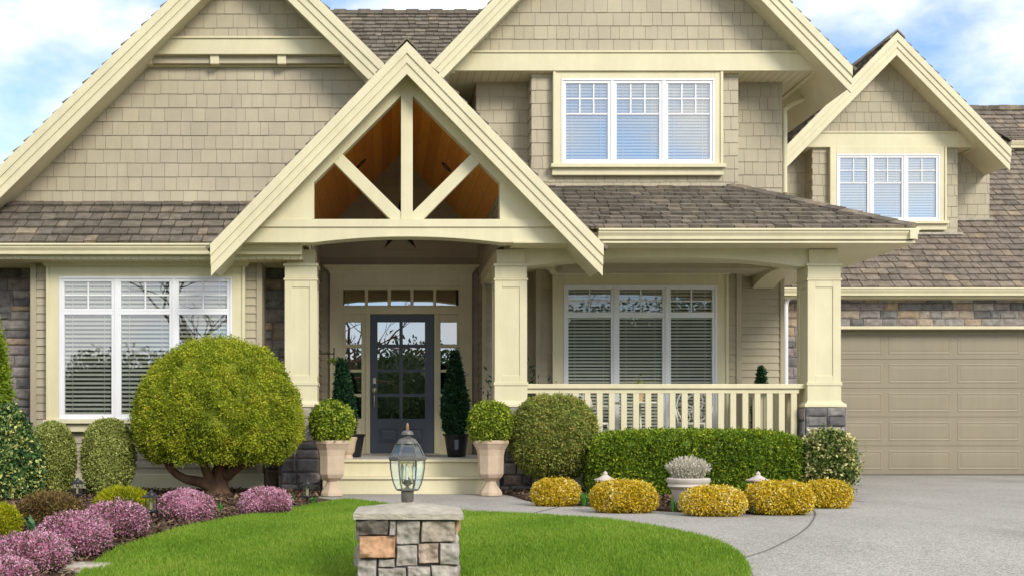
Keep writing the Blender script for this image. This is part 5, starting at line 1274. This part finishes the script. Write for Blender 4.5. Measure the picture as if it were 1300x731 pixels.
# ------------------------------------------------------------------ stone pillar with lantern in the foreground
PF = 6.90; sP = F / PF
pxl, pxr = W(457, PF), W(583, PF); pz_top = H(657, PF); pcx = (pxl + pxr) / 2; pw_ = (pxr - pxl); pcy = PF + pw_ / 2
pil = empty('stone_pillar', (pcx, pcy, grade(pcy)), 'square fieldstone pillar with grey slab cap in the middle of the lawn', 'pillar')
b = MB()
def pst(x0, x1, y0, y1, rv, sd):
    stone_block(b, (0, PF + .03, 0), UX, UZ, NF, W(x0 + .6, PF), W(x1 - .6, PF), H(y1 - .3, PF), H(y0 + .3, PF), .034 + .010 * (sd % 3), sd, rv, 34, 26, .032, .006, .6)
pst(453, 495, 659, 679, .02, 1); pst(495, 504, 660, 679, .34, 2); pst(504, 535, 660, 691, .36, 3); pst(536, 580.5, 660, 688, .68, 4)
pst(457, 504.5, 680, 708, 1.0, 5); pst(505, 532, 692, 718, .45, 6); pst(532.5, 559, 689, 715, .83, 7); pst(560, 585, 689, 716, .5, 8)
pst(455.5, 480.5, 709, 745, .52, 9); pst(481.5, 503.5, 709, 720, .48, 10); pst(481.5, 518, 721, 752, .40, 11); pst(518.5, 548, 719, 750, .58, 12); pst(549, 583, 717, 746, .5, 13)
pst(456, 481, 746, 775, .8, 14); pst(482, 530, 753, 780, .3, 15); pst(531, 584, 748, 776, .62, 16)
for (O, U, N, k) in (((pxl + .02, pcy + pw_ / 2, 0), (0, -1, 0), (-1, 0, 0), 0), ((pxr - .02, PF + .03, 0), (0, 1, 0), (1, 0, 0), 1), ((pxr, pcy + pw_ / 2 - .02, 0), (-1, 0, 0), (0, 1, 0), 2)):
    masonry(b, O, U, UZ, N, 0 if k != 2 else .02, pw_ - .04, grade(pcy) - .1, pz_top - .004, 201 + k * 3, .09, .17, .10, .24, depth=.036, fine=2)
masonry(b, (0, PF + .03, 0), UX, UZ, NF, pxl + .01, pxr - .01, grade(pcy) - .1, H(778, PF), 215, .09, .17, .10, .24, depth=.036, fine=2)
b.cur = 1; b.box(pxl + .03, pxr - .03, PF + .032, PF + pw_ - .03, grade(pcy) - .12, pz_top)
b.build('stonework', [M['stone_pale'], M['mortar']], pil)
m = MB(); hc = (W(590, PF) - W(450.5, PF)) / 2; cz0, cz1 = H(658.5, PF), H(651, PF)
n = 10; grid = []
def capz(u, v): return cz1 + .052 * (1 - max(abs(u), abs(v))) + .004 * mnoise.noise(Vector((u * 5, v * 5, 3)))
N_ = 24
pts = [(pcx + hc * (2 * i / N_ - 1) + .004 * mnoise.noise(Vector((i * .8, j * .8, 1))), pcy + hc * (2 * j / N_ - 1) + .004 * mnoise.noise(Vector((i * .8, j * .8, 7))), capz(2 * i / N_ - 1, 2 * j / N_ - 1)) for j in range(N_ + 1) for i in range(N_ + 1)]
k = N_ + 1
m.faces(pts, [(j * k + i, j * k + i + 1, (j + 1) * k + i + 1, (j + 1) * k + i) for j in range(N_) for i in range(N_)])
ring = [i for i in range(k)] + [j * k + N_ for j in range(1, k)] + [N_ * k + i for i in range(N_ - 1, -1, -1)] + [j * k for j in range(N_ - 1, 0, -1)]
top = [Vector(pts[i]) for i in ring]; prev = top
for lv in range(1, 5):
    t = lv / 4; cur = [Vector((p.x + .006 * mnoise.noise(p * 40 + Vector((0, 0, lv))), p.y + .006 * mnoise.noise(p * 40 + Vector((9, 0, lv))), p.z + (cz0 - p.z) * t)) for p in top]
    m.faces(prev + cur, [(i, (i + 1) % len(ring), len(ring) + (i + 1) % len(ring), len(ring) + i) for i in range(len(ring))]); prev = cur
m.face(prev[::-1]); cap = m.build('cap', M['greystone'], pil)
pil.rotation_euler[2] = R(-1.5)
# lantern on the pillar
LD = pcy; lx_ = W(517.3, LD); zl = lambda py: H(py, LD)
lan = empty('post_lantern', (lx_, LD, zl(640)), 'weathered bronze post lantern with clear glass on the stone pillar', 'lantern')
m = MB(); m.lathe(lx_, LD, [(.034, zl(640)), (.034, zl(634)), (.036, zl(633.5)), (.036, zl(623)), (.030, zl(622))], 20); m.build('post_collar', M['bronze'], lan, smooth='auto')
m = MB(); m.lathe(lx_, LD, [(.055, zl(622.5)), (.066, zl(621.2)), (.062, zl(620))], 6); m.lathe(lx_, LD, [(.098, zl(584.5)), (.107, zl(583.5)), (.107, zl(579.5)), (.097, zl(577.8))], 6)
prof = [(.063, 620.5), (.079, 613), (.089, 604), (.096, 594), (.098, 584)]; rproof = [(.094, 578), (.082, 572), (.070, 566.5), (.056, 561.5)]
for i in range(6):
    a = i * math.pi / 3
    m.tube([(lx_ + r_ * math.cos(a), LD + r_ * math.sin(a), zl(p)) for r_, p in prof], .0042, 6); m.tube([(lx_ + r_ * math.cos(a), LD + r_ * math.sin(a), zl(p)) for r_, p in rproof], .0042, 6)
m.build('lantern_frame', M['bronze'], lan, smooth='auto')
m = MB(); m.lathe(lx_, LD, [(r_ - .002, zl(p)) for r_, p in prof], 6, cap=False); m.lathe(lx_, LD, [(r_ - .002, zl(p)) for r_, p in rproof], 6, cap=False); m.build('pane', M['lamp_glass'], lan)
m = MB(); m.lathe(lx_, LD, [(.060, zl(562.5)), (.058, zl(560.5)), (.048, zl(557.5)), (.026, zl(555)), (.018, zl(554)), (.016, zl(552.5)), (.034, zl(551.5)), (.035, zl(550)), (.027, zl(547)), (.010, zl(545.5)), (.006, zl(545))], 20); m.build('lantern_roof', M['bronze'], lan, smooth='auto')
m = MB(); m.lathe(lx_, LD, [(.006, zl(545.3)), (.009, zl(543.5)), (.007, zl(541.5)), (.008, zl(540)), (.005, zl(537)), (.001, zl(536.3))], 12); m.build('finial', M['copper'], lan, smooth='auto')
m = MB(); m.lathe(lx_, LD, [(.03, zl(620.5)), (.012, zl(618.5)), (.008, zl(616.5)), (.022, zl(614.5)), (.025, zl(611)), (.015, zl(607.5)), (.004, zl(604.5))], 14)
for k in range(3):
    a = k * 2.094 + .4; m.tube([(lx_, LD, zl(614)), (lx_ + .035 * math.cos(a), LD + .035 * math.sin(a), zl(613)), (lx_ + .038 * math.cos(a), LD + .038 * math.sin(a), zl(608))], .004, 6)
m.build('candelabra', M['bronze'], lan, smooth='auto')
for k in range(3): m = MB(); a = k * 2.094 + .4; m.lathe(lx_ + .038 * math.cos(a), LD + .038 * math.sin(a), [(.008, zl(608)), (.008, zl(597)), (.011, zl(594.5)), (.007, zl(590)), (.001, zl(587.5))], 10); m.build('bulb', M['vinyl'], lan, smooth='auto')

# ------------------------------------------------------------------ across the street (seen in the window reflections)
def bare_tree(x, y, z, h, seed, label):
    rr = random.Random(seed); m = MB()
    def grow(p, d, l_, r_, lev):
        pts = [p]; dd = d.copy()
        for k in range(4): dd = (dd + Vector((rr.gauss(0, .12), rr.gauss(0, .12), rr.gauss(.03, .06)))).normalized(); pts.append(pts[-1] + dd * l_ / 4)
        m.tube(pts, [r_ * (1 - .11 * k) for k in range(5)], 6 if lev < 3 else 4)
        if lev >= 5: return
        for k in range(rr.choice((2, 3, 3))):
            q = pts[rr.choice((2, 3, 4, 4))]; nd = (dd + Vector((rr.gauss(0, .55), rr.gauss(0, .55), rr.gauss(.05, .3)))).normalized(); grow(q, nd, l_ * rr.uniform(.6, .8), r_ * .58, lev + 1)
    grow(Vector((x, y, z)), Vector((0, 0, 1)), h * .3, h * .022, 0)
    o = m.build('bare_tree', M['bark']); recentre(o, (x, y, z)); return tag(o, label, 'tree', 'bare trees across the street')
zr = grade(-20) - .07
bare_tree(-6.5, -15, zr, 10, 3, 'wide bare tree across the street behind the viewer, left')
bare_tree(-1.0, -22, zr, 11, 5, 'slender bare tree across the street behind the viewer, centre')
bare_tree(9.5, -18, zr, 9, 9, 'bare tree across the street behind the viewer, right')
for i, (x, y, r_, h) in enumerate(((-28, -42, 7, 8), (-15, -46, 6, 6), (1, -46, 7, 7), (12, -38, 6, 8.5), (21, -40, 7, 10), (33, -42, 8, 9.5), (-44, -50, 8, 9))):
    k = shrub('far_tree', ['tall', 'low', 'broad', 'small', 'large', 'dense', 'dark'][i] + ' dark evergreen beyond the street behind the viewer', 'tree', x, y, zr, h * .4, 'farleaf', 'evergreens beyond the street', rx=r_, ry=r_ * .7, ru=h * .6, rd=h * .42, p=2.1, clumps=1500, per=9, size=.3, aspect=.6, clump_r=.4, bumpy=.12, bf=.9, core=.88)
